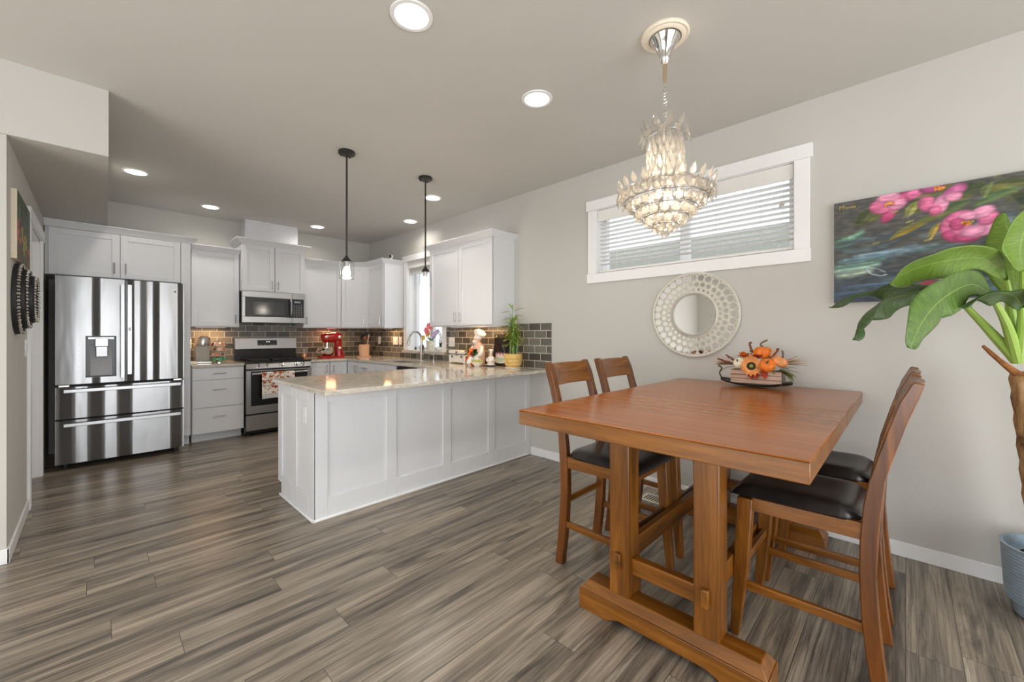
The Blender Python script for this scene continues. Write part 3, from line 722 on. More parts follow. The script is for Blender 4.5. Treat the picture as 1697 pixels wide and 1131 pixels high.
A = Art(.37, .40, 150, 160, (240, 232, 220))
for i in range(120):
    x, y = rnd.random()*.37, .075+rnd.random()*.33; k = rnd.random(); a0 = rnd.random()*6.3
    if k < .42:
        c = rnd.choice([(168, 82, 40), (150, 60, 45), (186, 104, 60)]); R_ = .018+.014*rnd.random()
        for j in range(5):
            a = a0+(j-2)*.75; A.leaf((x, y), (x+R_*math.cos(a), y+R_*math.sin(a)), R_*.24, c)
        A.stroke([(x, y), (x-R_*.7*math.cos(a0), y-R_*.7*math.sin(a0))], .0016, c)
    elif k < .7:
        c = rnd.choice([(70, 74, 58), (92, 90, 66), (60, 52, 46)])
        for j in range(5):
            px_, py_ = x+j*.008*math.cos(a0), y+j*.008*math.sin(a0); sg = 1 if j % 2 else -1
            A.leaf((px_, py_), (px_+.014*math.cos(a0+sg*.8), py_+.014*math.sin(a0+sg*.8)), .003, c)
    else:
        A.ell(x, y, .013, .010, a0*57, (214, 150, 128), .9); A.ell(x, y, .007, .005, a0*57, (168, 82, 60), .7)
A.blend((.062-A.Y)/.002, (206, 204, 204)); A.blend((.003-abs(A.Y-.064))/.002, (150, 130, 120))
TX0 = 1.424
def towel_pt(i, j):
    x = TX0+i*.37; s_ = j*.40
    if j > .97: q = (j-.97)/.03; return (x, GY-.066+.03*q*q, .765+.012+.004*q)
    return (x, GY-.067+.005*math.sin(i*11)*(1-j)-.006*(1-j), .765-.31+s_*.80+.006*math.sin(i*4))
m = MB(); m.grid(150, 160, towel_pt)
tw = m.build('dish_towel', M['cloth_print'], colors=A.cols(), solid=.003); tag(tw, 'cream dish towel with autumn leaf print on the oven handle', 'towel')

# ------------------------------------------------------------------ kitchen counter objects
Z0 = ZC+.0005
# coffee maker
x, y = .915, 6.16
cm_ = thing('coffee_maker', 'beige and chrome single-cup coffee maker', 'coffee maker', (x, y, Z0))
MB().box(x-.075, x+.075, y-.02, y+.12, Z0, 1.12).build('body', plain('beige_plastic', rgb(170, 166, 152), .4), cm_, bevel=.012)
MB().box(x-.075, x+.075, y-.11, y-.02, Z0, .922).build('drip_tray', M['nickel'], cm_, bevel=.004)
MB().lathe((x, y+.0, 1.11), [(.075, 0), (.078, .01), (.076, .09), (.07, .105), (.02, .112)], 28).build('brew_head', M['nickel'], cm_)
MB().tube([(x-.05, y-.075, 1.205), (x-.03, y-.09, 1.222), (x+.03, y-.09, 1.222), (x+.05, y-.075, 1.205)], .007, 8).build('lid_handle', M['chrome'], cm_)
# pod carousel
x, y = 1.07, 6.12
pc = thing('pod_carousel', 'four-tier wire carousel of coffee pods', 'pod holder', (x, y, Z0))
m = MB(); m.lathe((x, y, Z0), [(.08, 0), (.08, .006), (.01, .01)], 24); m.tube([(x, y, Z0), (x, y, 1.165)], .005, 8); m.torus((x, y, 1.172), .008, .002, 12, 6, Matrix.Rotation(PI/2, 3, 'X')); m.build('stand', M['chrome'], pc)
m = MB()
for k in range(4): m.torus((x, y, .948+k*.062), .058, .002, 28, 6)
m.build('wire_rings', M['chrome'], pc)
pod_w = plain('white_pod', rgb(226, 220, 214), .5); pod_g = plain('green_pod', rgb(88, 160, 120), .5)
lids = [plain('orange_pod_lid', rgb(214, 120, 70), .4), plain('brown_pod_lid', rgb(120, 70, 50), .4), plain('pink_pod_lid', rgb(224, 168, 144), .4)]
for k in range(4):
    for j in range(8):
        a = 2*PI*(j+.5*(k % 2))/8; n = V((math.cos(a), math.sin(a), .35)).normalized(); c = V((x, y, .938+k*.062))+V((math.cos(a), math.sin(a), 0))*.058
        p = thing('coffee_pod', ('green' if k == 0 else 'white')+' coffee pod on the '+['lowest', 'second', 'third', 'top'][k]+' tier of the wire carousel'+('' if k == 0 else ' with '+['an orange', 'a brown', 'a pink'][(j+k) % 3]+' lid'), 'coffee pod', c, ['green pods on the lowest tier', 'second tier pods', 'third tier pods', 'top tier pods'][k]+('' if k == 0 else ' with '+['orange', 'brown', 'pink'][(j+k) % 3]+' lids'))
        MB().lathe(c, [(.015, -.03), (.021, .008), (.024, .01), (.024, .013)], 14, rot_to(n)).build('cup', pod_g if k == 0 else pod_w, p)
        MB().lathe(c, [(.021, .0132), (.021, .0145)], 14, rot_to(n)).build('lid', pod_g if k == 0 else lids[(j+k) % 3], p)
# small white spoon rest by the fridge panel
m = MB(); m.box(.765, .83, 5.92, 6.02, Z0, .935); tag(m.build('napkin_stack', plain('cream_paper', rgb(240, 232, 214), .8), bevel=.004), 'small cream stack beside the fridge panel on the counter', 'napkins')
# candle
x, y = 2.085, 6.17
cn = thing('candle', 'orange jar candle on the counter beside the range', 'candle', (x, y, Z0))
MB().lathe((x, y, Z0), [(.033, .004), (.034, .008), (.034, .075), (.02, .078)], 22).build('wax', plain('orange_wax', rgb(226, 122, 32), .5), cn)
MB().lathe((x, y, Z0), [(.037, 0), (.038, .1), (.034, .115), (.034, .14), (.031, .14), (.031, .114), (.035, .1), (.035, .003)], 22).build('jar', M['pendant_glass'], cn)
# stand mixer
x, y = 2.44, 6.12
red = plain('glossy_red_enamel', rgb(176, 16, 14), .12, 0, .6)
sm = thing('stand_mixer', 'glossy red stand mixer with steel bowl', 'mixer', (x, y, Z0))
m = MB(); pr = [(-.165, -.07), (-.14, -.095), (.10, -.095), (.17, -.085), (.175, .085), (.10, .095), (-.14, .095), (-.165, .07)]
m.prism([(x+a, y+b, Z0) for a, b in pr], (0, 0, .03)); m.build('base', red, sm, bevel=.01, seg=3)
m = MB(); m.tube(spline([(x+.125, y, .92), (x+.118, y, 1.0), (x+.105, y, 1.08), (x+.105, y, 1.15)], 10), [.062, .06, .057, .055, .054, .053, .053, .054, .055, .056], 20); m.build('column', red, sm)
m = MB(); m.tube(spline([(x-.125, y, 1.185), (x-.10, y, 1.19), (x, y, 1.20), (x+.10, y, 1.205), (x+.155, y, 1.20)], 14), [.05, .06, .064, .066, .067, .068, .069, .07, .07, .07, .068, .064, .055, .035], 22); m.build('motor_head', red, sm)
bw = MB().lathe((x-.055, y, .93), [(.05, 0), (.075, .012), (.098, .05), (.105, .115), (.108, .118), (.104, .118), (.096, .05), (.07, .016), (.0, .012)], 32).build('bowl', M['chrome'], sm)
MB().tube(spline([(x-.155, y-.02, 1.03), (x-.20, y-.02, 1.03), (x-.205, y-.02, .99), (x-.15, y-.02, .965)], 12), .006, 8).build('bowl_handle', M['chrome'], bw)
MB().tube([(x-.055, y, 1.16), (x-.055, y, 1.03)], .012, 10).build('beater_shaft', M['chrome'], sm)
for cx_, cz, rr in ((x-.085, 1.215, .022), (x+.105, 1.21, .026), (x+.105, 1.045, .024)):
    MB().lathe((cx_, y-.06, cz), [(rr, 0), (rr, .010), (rr*.6, .016), (0, .016)], 20, Matrix.Rotation(PI/2, 3, 'X')).build('knob', M['chrome'], sm)
# utensil crock
x, y = 2.90, 6.0
ck = thing('utensil_crock', 'pale terracotta crock on a saucer in the counter corner', 'crock', (x, y, Z0))
terr = plain('pale_terracotta', rgb(214, 180, 150), .7)
MB().lathe((x, y, Z0), [(.10, 0), (.105, .018), (.10, .018), (.085, .01)], 32).build('saucer', terr, ck)
MB().lathe((x, y, Z0+.012), [(.072, 0), (.078, .18), (.070, .18), (.066, .02), (0, .015)], 32).build('pot', terr, ck)
for i, (dx, dy, L, nm, mt, lab) in enumerate([(.03, -.03, .32, 'spoon', 'cream', 'pale spoon leaning right in the terracotta crock'), (-.035, .0, .29, 'spatula', 'black', 'dark spatula leaning left in the terracotta crock'), (.0, .03, .33, 'ladle', 'black', 'dark ladle upright in the terracotta crock'), (.045, .02, .31, 'spoon', 'wood', 'wooden spoon at the back of the terracotta crock'), (-.01, -.03, .28, 'whisk', 'wood', 'short wooden utensil at the front of the terracotta crock')]):
    mt_ = {'cream': plain('cream_plastic', rgb(236, 220, 196), .4), 'black': M['matte_black'], 'wood': M['wood_z']}[mt]
    a = V((x+dx*.4, y+dy*.4, Z0+.035)); d = V((dx*1.1, dy*1.1, .27)).normalized(); e = a+d*L*.8
    u = thing(nm, lab, 'utensil', a, None)
    MB().tube([a, e], .006, 8).build('handle', mt_, u)
    MB().ball(e+d*.03, (.022, .009, .034), 12, rot_to(d)).build('head', mt_, u)
# outlets
def plate(name, label, c, n, w=.072, h=.118, kind='switch'):
    c, n = V(c), V(n); u = UZ.cross(n); r = thing(name, label, 'outlet' if kind == 'outlet' else 'switch', c)
    m = MB(); m.obox(c-u*w/2-UZ*h/2, u*w, UZ*h, n*.006); m.build('cover_plate', M['vinyl'], r, bevel=.003)
    k = max(1, round(w/.06))
    for i in range(k):
        q = c+u*(w*((i+.5)/k-.5))
        if kind == 'outlet':
            for s in (-.02, .02): MB().obox(q-u*.014+UZ*(s-.012)+n*.0055, u*.028, UZ*.024, n*.003).build('socket', M['white'], r, bevel=.004)
        else: MB().obox(q-u*.016-UZ*.03+n*.0055, u*.032, UZ*.06, n*.004).build('rocker', M['white'], r, bevel=.002)
plate('wall_outlet', 'single white outlet on the tile between the utensil crock and the wide switch plate', (XR-.01, 6.02, 1.156), NX, kind='outlet')
plate('wall_switch', 'wide white switch plate on the tile left of the kitchen window', (XR-.01, 5.525, 1.152), NX, .13)
plate('wall_outlet', 'single white outlet next to the wide switch plate, left of the kitchen window', (XR-.01, 5.385, 1.153), NX, kind='outlet')
plate('wall_switch', 'white double switch plate on the tile above the white cooler box', (XR-.01, 4.14, 1.153), NX, .118)
plate('wall_outlet', 'white outlet on the end panel of the peninsula', (PX0+.007, 2.995, .69), NX, kind='outlet')
plate('wall_outlet', 'white outlet on the tile beside the fridge panel', (.80, YB-.01, 1.13), NY, kind='outlet')
plate('wall_switch', 'white light switch on the left wall below the beaded mirror', (XL, 4.357, 1.157), V((1, 0, 0)))
# faucet and soap pump
x, y = 3.06, 4.68
fc = thing('faucet', 'brushed nickel gooseneck faucet behind the sink', 'faucet', (x, y, Z0))
MB().lathe((x, y, Z0), [(.027, 0), (.027, .01), (.02, .02), (.017, .09), (.014, .10)], 20).build('base', M['nickel'], fc)
MB().tube(spline([(x, y, .99), (x, y, 1.19), (x-.02, y, 1.25), (x-.075, y-.005, 1.285), (x-.14, y-.01, 1.272), (x-.18, y-.015, 1.22), (x-.195, y-.016, 1.18)], 26), .0135, 12).build('spout', M['nickel'], fc)
MB().tube([(x-.195, y-.016, 1.185), (x-.21, y-.017, 1.12), (x-.213, y-.017, 1.10)], [.017, .019, .017], 14).build('spray_head', M['nickel'], fc)
m = MB(); m.tube([(x, y-.01, .965), (x, y-.05, .975)], .011, 10); m.tube([(x, y-.045, .97), (x+.005, y-.06, 1.06)], [.007, .005], 8); m.build('lever', M['nickel'], fc)
x, y = 3.06, 4.386
sp = thing('soap_pump', 'short nickel soap pump beside the faucet', 'soap dispenser', (x, y, Z0))
MB().lathe((x, y, Z0), [(.02, 0), (.02, .008), (.014, .012), (.013, .07), (.016, .075), (.016, .09), (.006, .092)], 18).build('stem', M['nickel'], sp); MB().tube([(x, y, .983), (x-.045, y, .98)], .006, 8).build('nozzle', M['nickel'], sp)

# ------------------------------------------------------------------ plants: small helpers
green = plain('leaf_green', rgb(92, 142, 44), .45, 0, .4, .25, 12); dgreen = plain('dark_leaf_green', rgb(44, 84, 36), .4, 0, .4, .2, 12)
def blade(m, base, d, L, w, droop=.3, nrm=None, n=7):
    base, d = V(base), V(d).normalized(); side = d.cross(nrm or UZ)
    if side.length < .05: side = V((1, 0, 0))
    side.normalize(); vs = []
    for i in range(n):
        t = i/(n-1); c = base+d*L*t-UZ*droop*L*t*t; q = w*math.sin(PI*min(1, .08+t*.92))**.8
        up = side.cross(d).normalized()
        vs += [c-side*q+up*q*.25, c, c+side*q+up*q*.25]
    m.add(vs, [(3*i+j, 3*i+j+1, 3*i+j+4, 3*i+j+3) for i in range(n-1) for j in (0, 1)])
# lucky bamboo
x, y = 2.985, 2.885
bp = thing('bamboo_plant', 'bamboo plant in a ribbed yellow pot by the black board', 'plant', (x, y, Z0))
yel = plain('yellow_glaze', rgb(222, 184, 112), .35)
MB().lathe((x, y, Z0), [(.078, 0), (.085, .004), (.085, .012), (.07, .014)], 30).build('saucer', plain('white_ceramic', rgb(238, 236, 230), .25), bp)
prof = [(.066, .013), (.074, .03), (.083, .035), (.087, .06), (.0865, .062), (.0905, .066), (.093, .09), (.0925, .093), (.095, .097), (.094, .125), (.0915, .14), (.094, .142), (.094, .152), (.086, .152), (.084, .12), (0, .12)]
MB().lathe((x, y, Z0), prof, 36).build('pot', yel, bp)
rb = random.Random(5); stalks = []
for i in range(14):
    a = rb.random()*6.28; r_ = .055*math.sqrt(rb.random()); b0 = V((x+r_*math.cos(a), y+r_*math.sin(a), Z0+.115)); hh = .22+.20*rb.random()
    tp = b0+V((rb.uniform(-.02, .02), rb.uniform(-.02, .02), hh)); stalks.append((b0, tp))
    m = MB(); n = 9; pts = [b0.lerp(tp, k/(n-1)) for k in range(n)]; m.tube(pts, [.0062 if k % 2 else .0075 for k in range(n)], 8)
    m.build('stalk', plain('bamboo_stalk', rgb(118, 150, 82), .4) if i == 0 else bpy.data.materials['bamboo_stalk'], bp)
lf = MB()
for b0, tp in stalks:
    for k in range(18):
        t = .42+.58*rb.random(); p = b0.lerp(tp, t); a = rb.random()*6.28
        blade(lf, p, (math.cos(a), math.sin(a), .2+.8*rb.random()), .06+.07*rb.random(), .009, .5)
for (dy, dz, L, a, e) in [(.05, .50, .09, 2.2, .1), (.06, .44, .08, 2.6, -.1), (.10, .36, .08, 2.0, -.1), (.03, .42, .10, -1.2, .2), (-.02, .50, .12, -1.0, .5), (-.03, .38, .08, -.9, -.3), (.03, .35, .09, 1.9, .9), (-.01, .40, .10, -1.9, .9), (.0, .52, .10, 1.6, 1.4), (-.03, .46, .11, -1.5, .15), (.05, .24, .09, 2.2, .1), (-.05, .28, .1, -1.2, -.6)]:
    blade(lf, (x, y+dy*.5, Z0+.08+dz), (math.cos(a)*.8, math.sin(a), e), L*1.3, .017, .25)
lf.build('leaves', plain('bamboo_leaf', rgb(158, 182, 66), .45, 0, .4, .25, 12), bp)
m = MB(); m.tube(spline([(x, y, Z0+.12), (x+.01, y, 1.2), (x, y+.01, 1.4), (x-.005, y, 1.56)], 12), [.006]*8+[.004]*4, 8); m.tube(spline([(x, y, 1.22), (x, y+.02, 1.35), (x, y+.04, 1.47)], 8), .0035, 6); m.build('stalk', bpy.data.materials['bamboo_stalk'], bp)
# black board with painted cup
A = Art(.25, .345, 130, 180, (16, 16, 18))
A.stroke([(.175, .15), (.15, .19), (.13, .22), (.135, .25)], .012, (60, 100, 120), .5, 1); A.stroke([(.17, .14), (.165, .18), (.145, .21)], .009, (120, 170, 190), .5, 1)
A.ell(.115, .055, .10, .03, 0, (214, 220, 214)); A.ell(.115, .085, .085, .055, 0, (206, 214, 204)); A.ell(.12, .07, .06, .02, 5, (150, 190, 190), .7)
for i in range(9): A.ell(.05+.016*i+.004*(i % 2), .125+.012*math.sin(i*2.), .018, .016, i*30, [(190, 170, 190), (120, 90, 110), (226, 220, 216)][i % 3], .95)
A.stroke([(.015, .32), (.03, .335), (.035, .32), (.022, .31)], .004, (150, 190, 170)); A.blend((.03-A.Y)/.01, (30, 30, 34))
m = MB(); m.grid(130, 180, lambda i, j: (3.098+.035*j, 3.312-.25*i, Z0+.003+j*.345))
bd = thing('painted_board', 'black board painted with a steaming cup, leaning on the tile', 'board', (3.11, 3.19, Z0))
m.build('painted_face', M['ceramic_paint'], bd, colors=A.cols()); MB().obox((3.0995, 3.062, Z0), (.012, 0, 0), (0, .25, 0), (.035, 0, .349)).build('board', M['matte_black'], bd)

# chef figurine
cw = plain('white_glaze', rgb(242, 240, 234), .2); skin = plain('painted_skin', rgb(236, 196, 170), .3); pink = plain('pale_pink_glaze', rgb(228, 190, 170), .25)
redg = plain('red_glaze', rgb(196, 36, 24), .2); orng = plain('orange_glaze', rgb(226, 110, 40), .25); dred = plain('dark_red_glaze', rgb(110, 20, 30), .2)
yg = plain('yellow_green_glaze', rgb(186, 188, 84), .3)
x, y = 2.99, 3.43
cf = thing('chef_figurine', 'large ceramic chef figurine holding vegetables, in front of the tile', 'figurine', (x, y, Z0))
MB().lathe((x, y, Z0), [(.06, 0), (.075, .02), (.08, .08), (.075, .15), (.062, .21), (.04, .245), (.03, .26)], 28).build('body', pink, cf)
h_ = MB().ball((x-.01, y+.01, 1.19), (.042, .042, .05), 18).build('head', skin, cf)
MB().ball((x-.055, y+.015, 1.185), (.012, .01, .01), 10).build('nose', skin, h_)
m = MB(); m.ball((x-.038, y+.02, 1.168), (.02, .038, .022), 12); m.build('beard', cw, h_)
m = MB(); m.ball((x-.048, y-.004, 1.2), .005, 8); m.ball((x-.046, y+.03, 1.2), .005, 8); m.build('eyes', dgreen, h_)
hm = Matrix.Rotation(math.radians(28), 3, 'X'); MB().lathe((x, y+.0, 1.215), [(.044, 0), (.045, .03), (.066, .045), (.07, .062), (.05, .078), (0, .08)], 26, hm).build('chef_hat', cw, cf)
m = MB()
for s in (-1, 1): m.tube(spline([(x-.01, y+s*.065, 1.11), (x-.05, y+s*.095, 1.04), (x-.085, y+s*.04, 1.0)], 10), [.024]*6+[.02]*4, 12)
m.build('arms', cw, cf)
for c, r_, mt in (((x-.085, y+.02, 1.07), .03, orng), ((x-.09, y-.015, 1.03), .027, dred), ((x-.085, y+.05, 1.03), .024, orng), ((x-.10, y+.07, .975), .024, redg), ((x-.105, y+.04, .985), .02, orng)):
    MB().ball(c, r_, 14).build('vegetable', mt, cf)
m = MB()
for i in range(16):
    a = rb.random()*6.28; side = -1 if i % 2 else 1
    blade(m, (x-.085, y+.015+side*.055, 1.05+.02*rb.random()), (-.5+.4*math.cos(a), side*.6, .8*math.sin(a)+.3), .06, .02, .3)
m.build('leaves', dgreen, cf)
MB().lathe((x-.06, y+.03, Z0), [(.05, 0), (.07, .03), (.06, .09), (.03, .11)], 20).build('apron', cw, cf)
# fruit bowl
x, y = 2.875, 3.315
fb = thing('fruit_bowl', 'small white bowl of green fruit in front of the chef figurine', 'bowl', (x, y, Z0))
MB().lathe((x, y, Z0), [(.028, 0), (.032, .008), (.062, .04), (.066, .052), (.061, .052), (.03, .012), (0, .01)], 28).build('bowl', cw, fb)
for i in range(9):
    a = i*.7; r_ = .042 if i < 8 else 0; MB().ball((x+r_*math.cos(2*PI*i/8), y+r_*math.sin(2*PI*i/8), Z0+.055), .019, 12).build('fruit', yg, fb)
m = MB()
for i in range(7): m.ball((x+.022*math.cos(2*PI*i/6)*(i < 6), y+.022*math.sin(2*PI*i/6)*(i < 6), Z0+.078+.01*(i == 6)), .016, 10)
m.build('garlic', cw, fb)
for (px_, py_, r_, mt, lab, nm) in ((2.915, 3.50, .036, redg, 'red ceramic tomato beside the white cooler box', 'ceramic_tomato'), (2.90, 3.425, .03, orng, 'orange ceramic pepper left of the fruit bowl', 'ceramic_pepper')):
    v_ = thing(nm, lab, 'ornament', (px_, py_, Z0)); MB().ball((px_, py_, Z0+r_*.9), (r_, r_, r_*.92), 18).build('fruit', mt, v_)
    m = MB()
    for i in range(5): a = i*1.257; blade(m, (px_, py_, Z0+r_*1.75), (math.cos(a), math.sin(a), .5), .035, .008, .3)
    m.build('leaves', dgreen, v_)
# small chef
x, y = 3.02, 3.255
sc_ = thing('chef_figurine', 'small white chef figurine between the fruit bowl and the black board', 'figurine', (x, y, Z0))
MB().lathe((x, y, Z0), [(.05, 0), (.052, .01), (.03, .02)], 20).build('base', M['matte_black'], sc_)
MB().lathe((x, y, Z0+.01), [(.045, 0), (.04, .03), (.042, .06), (.034, .09), (.016, .105)], 22).build('body', cw, sc_)
m = MB()
for s in (-1, 1): m.tube(spline([(x, y+s*.032, Z0+.095), (x-.02, y+s*.048, Z0+.07), (x-.04, y+s*.012, Z0+.06)], 8), .011, 10)
m.build('arms', cw, sc_); MB().ball((x-.004, y, Z0+.128), (.02, .02, .024), 14).build('head', skin, sc_)
MB().lathe((x, y, Z0+.142), [(.017, 0), (.017, .022), (.027, .03), (.026, .042), (0, .046)], 18).build('chef_hat', cw, sc_)
# white cooler box
bx0, bx1, by0, by1 = 3.0, 3.135, 3.675, 3.985
cb = thing('cooler_box', 'small white latched cooler box on the counter below the switch plate', 'cooler', ((bx0+bx1)/2, (by0+by1)/2, Z0))
m = MB(); m.box(bx0, bx1, by0, by1, Z0+.012, Z0+.105)
for yy in (by0, by1-.04): m.box(bx0-.004, bx1, yy, yy+.04, Z0, Z0+.10)
m.build('body', cw, cb, bevel=.008); MB().box(bx0+.003, bx1-.003, by0+.003, by1-.003, Z0+.105, Z0+.116).build('gasket', plain('grey_rubber', (.2, .2, .21, 1), .6), cb)
MB().box(bx0-.006, bx1, by0-.004, by1+.004, Z0+.116, Z0+.158).build('lid', cw, cb, bevel=.01)
for yy in (by0+.05, by1-.08): MB().box(bx0-.008, bx0, yy, yy+.03, Z0+.07, Z0+.10).build('latch', bpy.data.materials['grey_rubber'], cb, bevel=.002)
MB().box(bx0-.010, bx0+.012, (by0+by1)/2-.018, (by0+by1)/2+.018, Z0+.095, Z0+.15).build('centre_latch', bpy.data.materials['grey_rubber'], cb, bevel=.002)
# window sill plants
ZS = 1.0225
def flower(m, c, d, r_, n=6):
    c, d = V(c), V(d).normalized(); u = d.orthogonal().normalized(); w = d.cross(u)
    for i in range(n):
        a = 2*PI*i/n; q = u*math.cos(a)+w*math.sin(a); blade(m, c, q+d*.5, r_, r_*.38, -.05, d)
x, y = 3.20, 4.66
fp = thing('flower_pot', 'white pot of pink and yellow flowers on the kitchen window ledge', 'flowers', (x, y, ZS))
MB().lathe((x, y, ZS), [(.05, 0), (.055, .01), (.062, .14), (.058, .14), (.05, .1), (0, .1)], 24).build('pot', plain('pale_print_ceramic', rgb(226, 222, 206), .3, 0, .5, .2, 40), fp)
fm = {'pink': plain('pink_petal', rgb(232, 120, 128), .6), 'yellow': plain('yellow_petal', rgb(226, 190, 80), .6), 'lilac': plain('lilac_petal', rgb(200, 182, 214), .6), 'white': plain('white_petal', rgb(244, 240, 240), .6)}
for nm, pts in (('pink', [(-.02, .06, .28), (0, .03, .34), (.0, -.02, .31), (-.03, .02, .25)]), ('yellow', [(-.03, .12, .17), (0, .05, .22)]), ('lilac', [(-.02, -.12, .22), (0, -.17, .25), (-.02, -.09, .19)])):
    for q in pts:
        m = MB(); flower(m, (x+q[0], y+q[1], ZS+q[2]), (-1, -.3, .3), .05); m.build('blossom', fm[nm], fp)
m = MB()
for k in range(14): a = k*1.9; blade(m, (x, y, ZS+.13), (math.cos(a)*.6, math.sin(a), .9), .12, .012, .3)
for q in ((-.02, .06, .28), (0, .03, .34), (0, -.12, .22), (-.03, .12, .17), (0, -.02, .31), (0, -.17, .25)): m.tube([(x, y, ZS+.11), (x+q[0], y+q[1], ZS+q[2])], .003, 6)
m.build('leaves', green, fp)
x, y = 3.20, 4.44
op = thing('orchid_pot', 'low white bowl with a small orchid on the kitchen window ledge', 'plant', (x, y, ZS))
MB().lathe((x, y, ZS), [(.03, 0), (.055, .02), (.06, .04), (.045, .06), (.04, .058), (0, .05)], 24).build('pot', cw, op)
m = MB(); blade(m, (x, y, ZS+.05), (0, .12, 1), .13, .035, .1, V((1, 0, 0))); blade(m, (x, y, ZS+.05), (-.3, -.7, .5), .09, .025, .3); m.build('leaves', dgreen, op)
m = MB(); m.tube(spline([(x, y, ZS+.05), (x, y-.03, ZS+.16), (x, y-.01, ZS+.24), (x, y+.06, ZS+.29)], 10), .003, 6); m.build('stem', dgreen, op)
for q in ((-.03, .13), (-.035, .18), (-.02, .22)): m = MB(); flower(m, (x-.01, y+q[0], ZS+q[1]), (-1, 0, 0), .03, 5); m.build('blossom', fm['white'], op)
x, y = 3.19, 4.86
yb = thing('oil_bottle', 'small amber and yellow bottle on the kitchen window ledge', 'bottle', (x, y, ZS))
MB().lathe((x, y, ZS), [(.028, 0), (.03, .005), (.03, .07), (.012, .09), (.012, .11)], 18).build('bottle', plain('amber_glass', rgb(96, 60, 24), .1), yb)
MB().lathe((x, y, ZS+.11), [(.014, 0), (.02, .02), (.015, .05), (0, .055)], 14).build('stopper', fm['yellow'], yb)
# camera on the cabinet
sc2 = thing('security_camera', 'small white security camera beside the kitchen window head', 'camera', (2.95, 5.255, 2.33))
MB().box(2.93, 2.97, 5.255, 5.295, 2.323, 2.33).build('foot', M['vinyl'], sc2); MB().tube([(2.95, 5.27, 2.33), (2.95, 5.27, 2.35)], .006, 8).build('stem', M['vinyl'], sc2)
cdv = V((-.75, -.62, -.1)).normalized(); MB().tube([V((2.965, 5.285, 2.365)), V((2.965, 5.285, 2.365))+cdv*.055], .022, 16).build('housing', M['vinyl'], sc2)
MB().tube([V((2.965, 5.285, 2.365))+cdv*.0551, V((2.965, 5.285, 2.365))+cdv*.06], .019, 16).build('lens', M['black'], sc2)

# ------------------------------------------------------------------ dining table
TZ1, TZ0 = .9165, .852
TXA, TXB, TYA, TYB, TXS = 1.315, 3.125, .181, 1.235, 2.246
tb = thing('dining_table', 'counter-height trestle dining table in chestnut wood', 'table', (2.25, .71, 0))
for a_, b_ in ((TXA, TXS-.0018), (TXS+.0018, TXB)):
    h_ = MB().box(a_, b_, TYA, TYB, TZ0, TZ1-.0045).build('tabletop_half', M['wood_y'], tb, bevel=.003)
    MB().box(a_+.0006, b_-.0006, TYA+.0006, TYB-.0006, TZ1-.0045, TZ1).build('lit_top_layer', M['wood_top'], h_, bevel=.003)  # thin added layer, only carries the lighter colour of the lit top
def trestle(x0, x1, tenon):
    xc = (x0+x1)/2
    m = MB(); ya, yb_ = .325, 1.078; zt, zb = .088, .125; c = .03
    # arched foot: side profile, extruded across, then a chamfered cap
    prof = [(ya, 0), (ya+.14, 0), (ya+.165, .014), (ya+.20, .026), (yb_-.20, .026), (yb_-.165, .014), (yb_-.14, 0), (yb_, 0), (yb_, zt), (ya, zt)]
    m.prism([(x0, y, z) for y, z in prof], (x1-x0, 0, 0))
    a = [(x0, ya, zt), (x1, ya, zt), (x1, yb_, zt), (x0, yb_, zt)]; b = [(x0+c, ya+c, zb), (x1-c, ya+c, zb), (x1-c, yb_-c, zb), (x0+c, yb_-c, zb)]
    i0 = [(x0+.004, ya+.004, zt), (x1-.004, ya+.004, zt), (x1-.004, yb_-.004, zt), (x0+.004, yb_-.004, zt)]
    m.add(i0+b, [(0, 1, 2, 3), (4, 5, 6, 7)]+[(i, (i+1) % 4, 4+(i+1) % 4, 4+i) for i in range(4)])
    m.build('foot', M['wood_y'], tb, bevel=.003)
    for y0, y1 in ((.843, .934), (.485, .577)):
        MB().box(xc-.047, xc+.047, y0, y1, zb-.001, TZ0).build('post', M['wood_z'], tb, bevel=.004)
        s = -1 if tenon < 0 else 1
        ycc = (y0+y1)/2; MB().box(min(xc+s*.046, xc+s*.068), max(xc+s*.046, xc+s*.068), ycc-.015, ycc+.015, .243, .312).build('tenon', M['wood_x'], tb, bevel=.004)
    MB().box(xc-.02, xc+.02, .577, .843, .222, .291).build('cross_rail', M['wood_y'], tb, bevel=.003)
    MB().box(xc-.045, xc+.045, .25, 1.16, TZ0-.05, TZ0).build('top_bearer', M['wood_y'], tb, bevel=.003)
trestle(1.553, 1.693, -1); trestle(2.858, 2.998, 1)
for yc in (.8885, .531): MB().box(1.67, 2.881, yc-.016, yc+.016, .25, .335).build('long_stretcher', M['wood_x'], tb, bevel=.003)

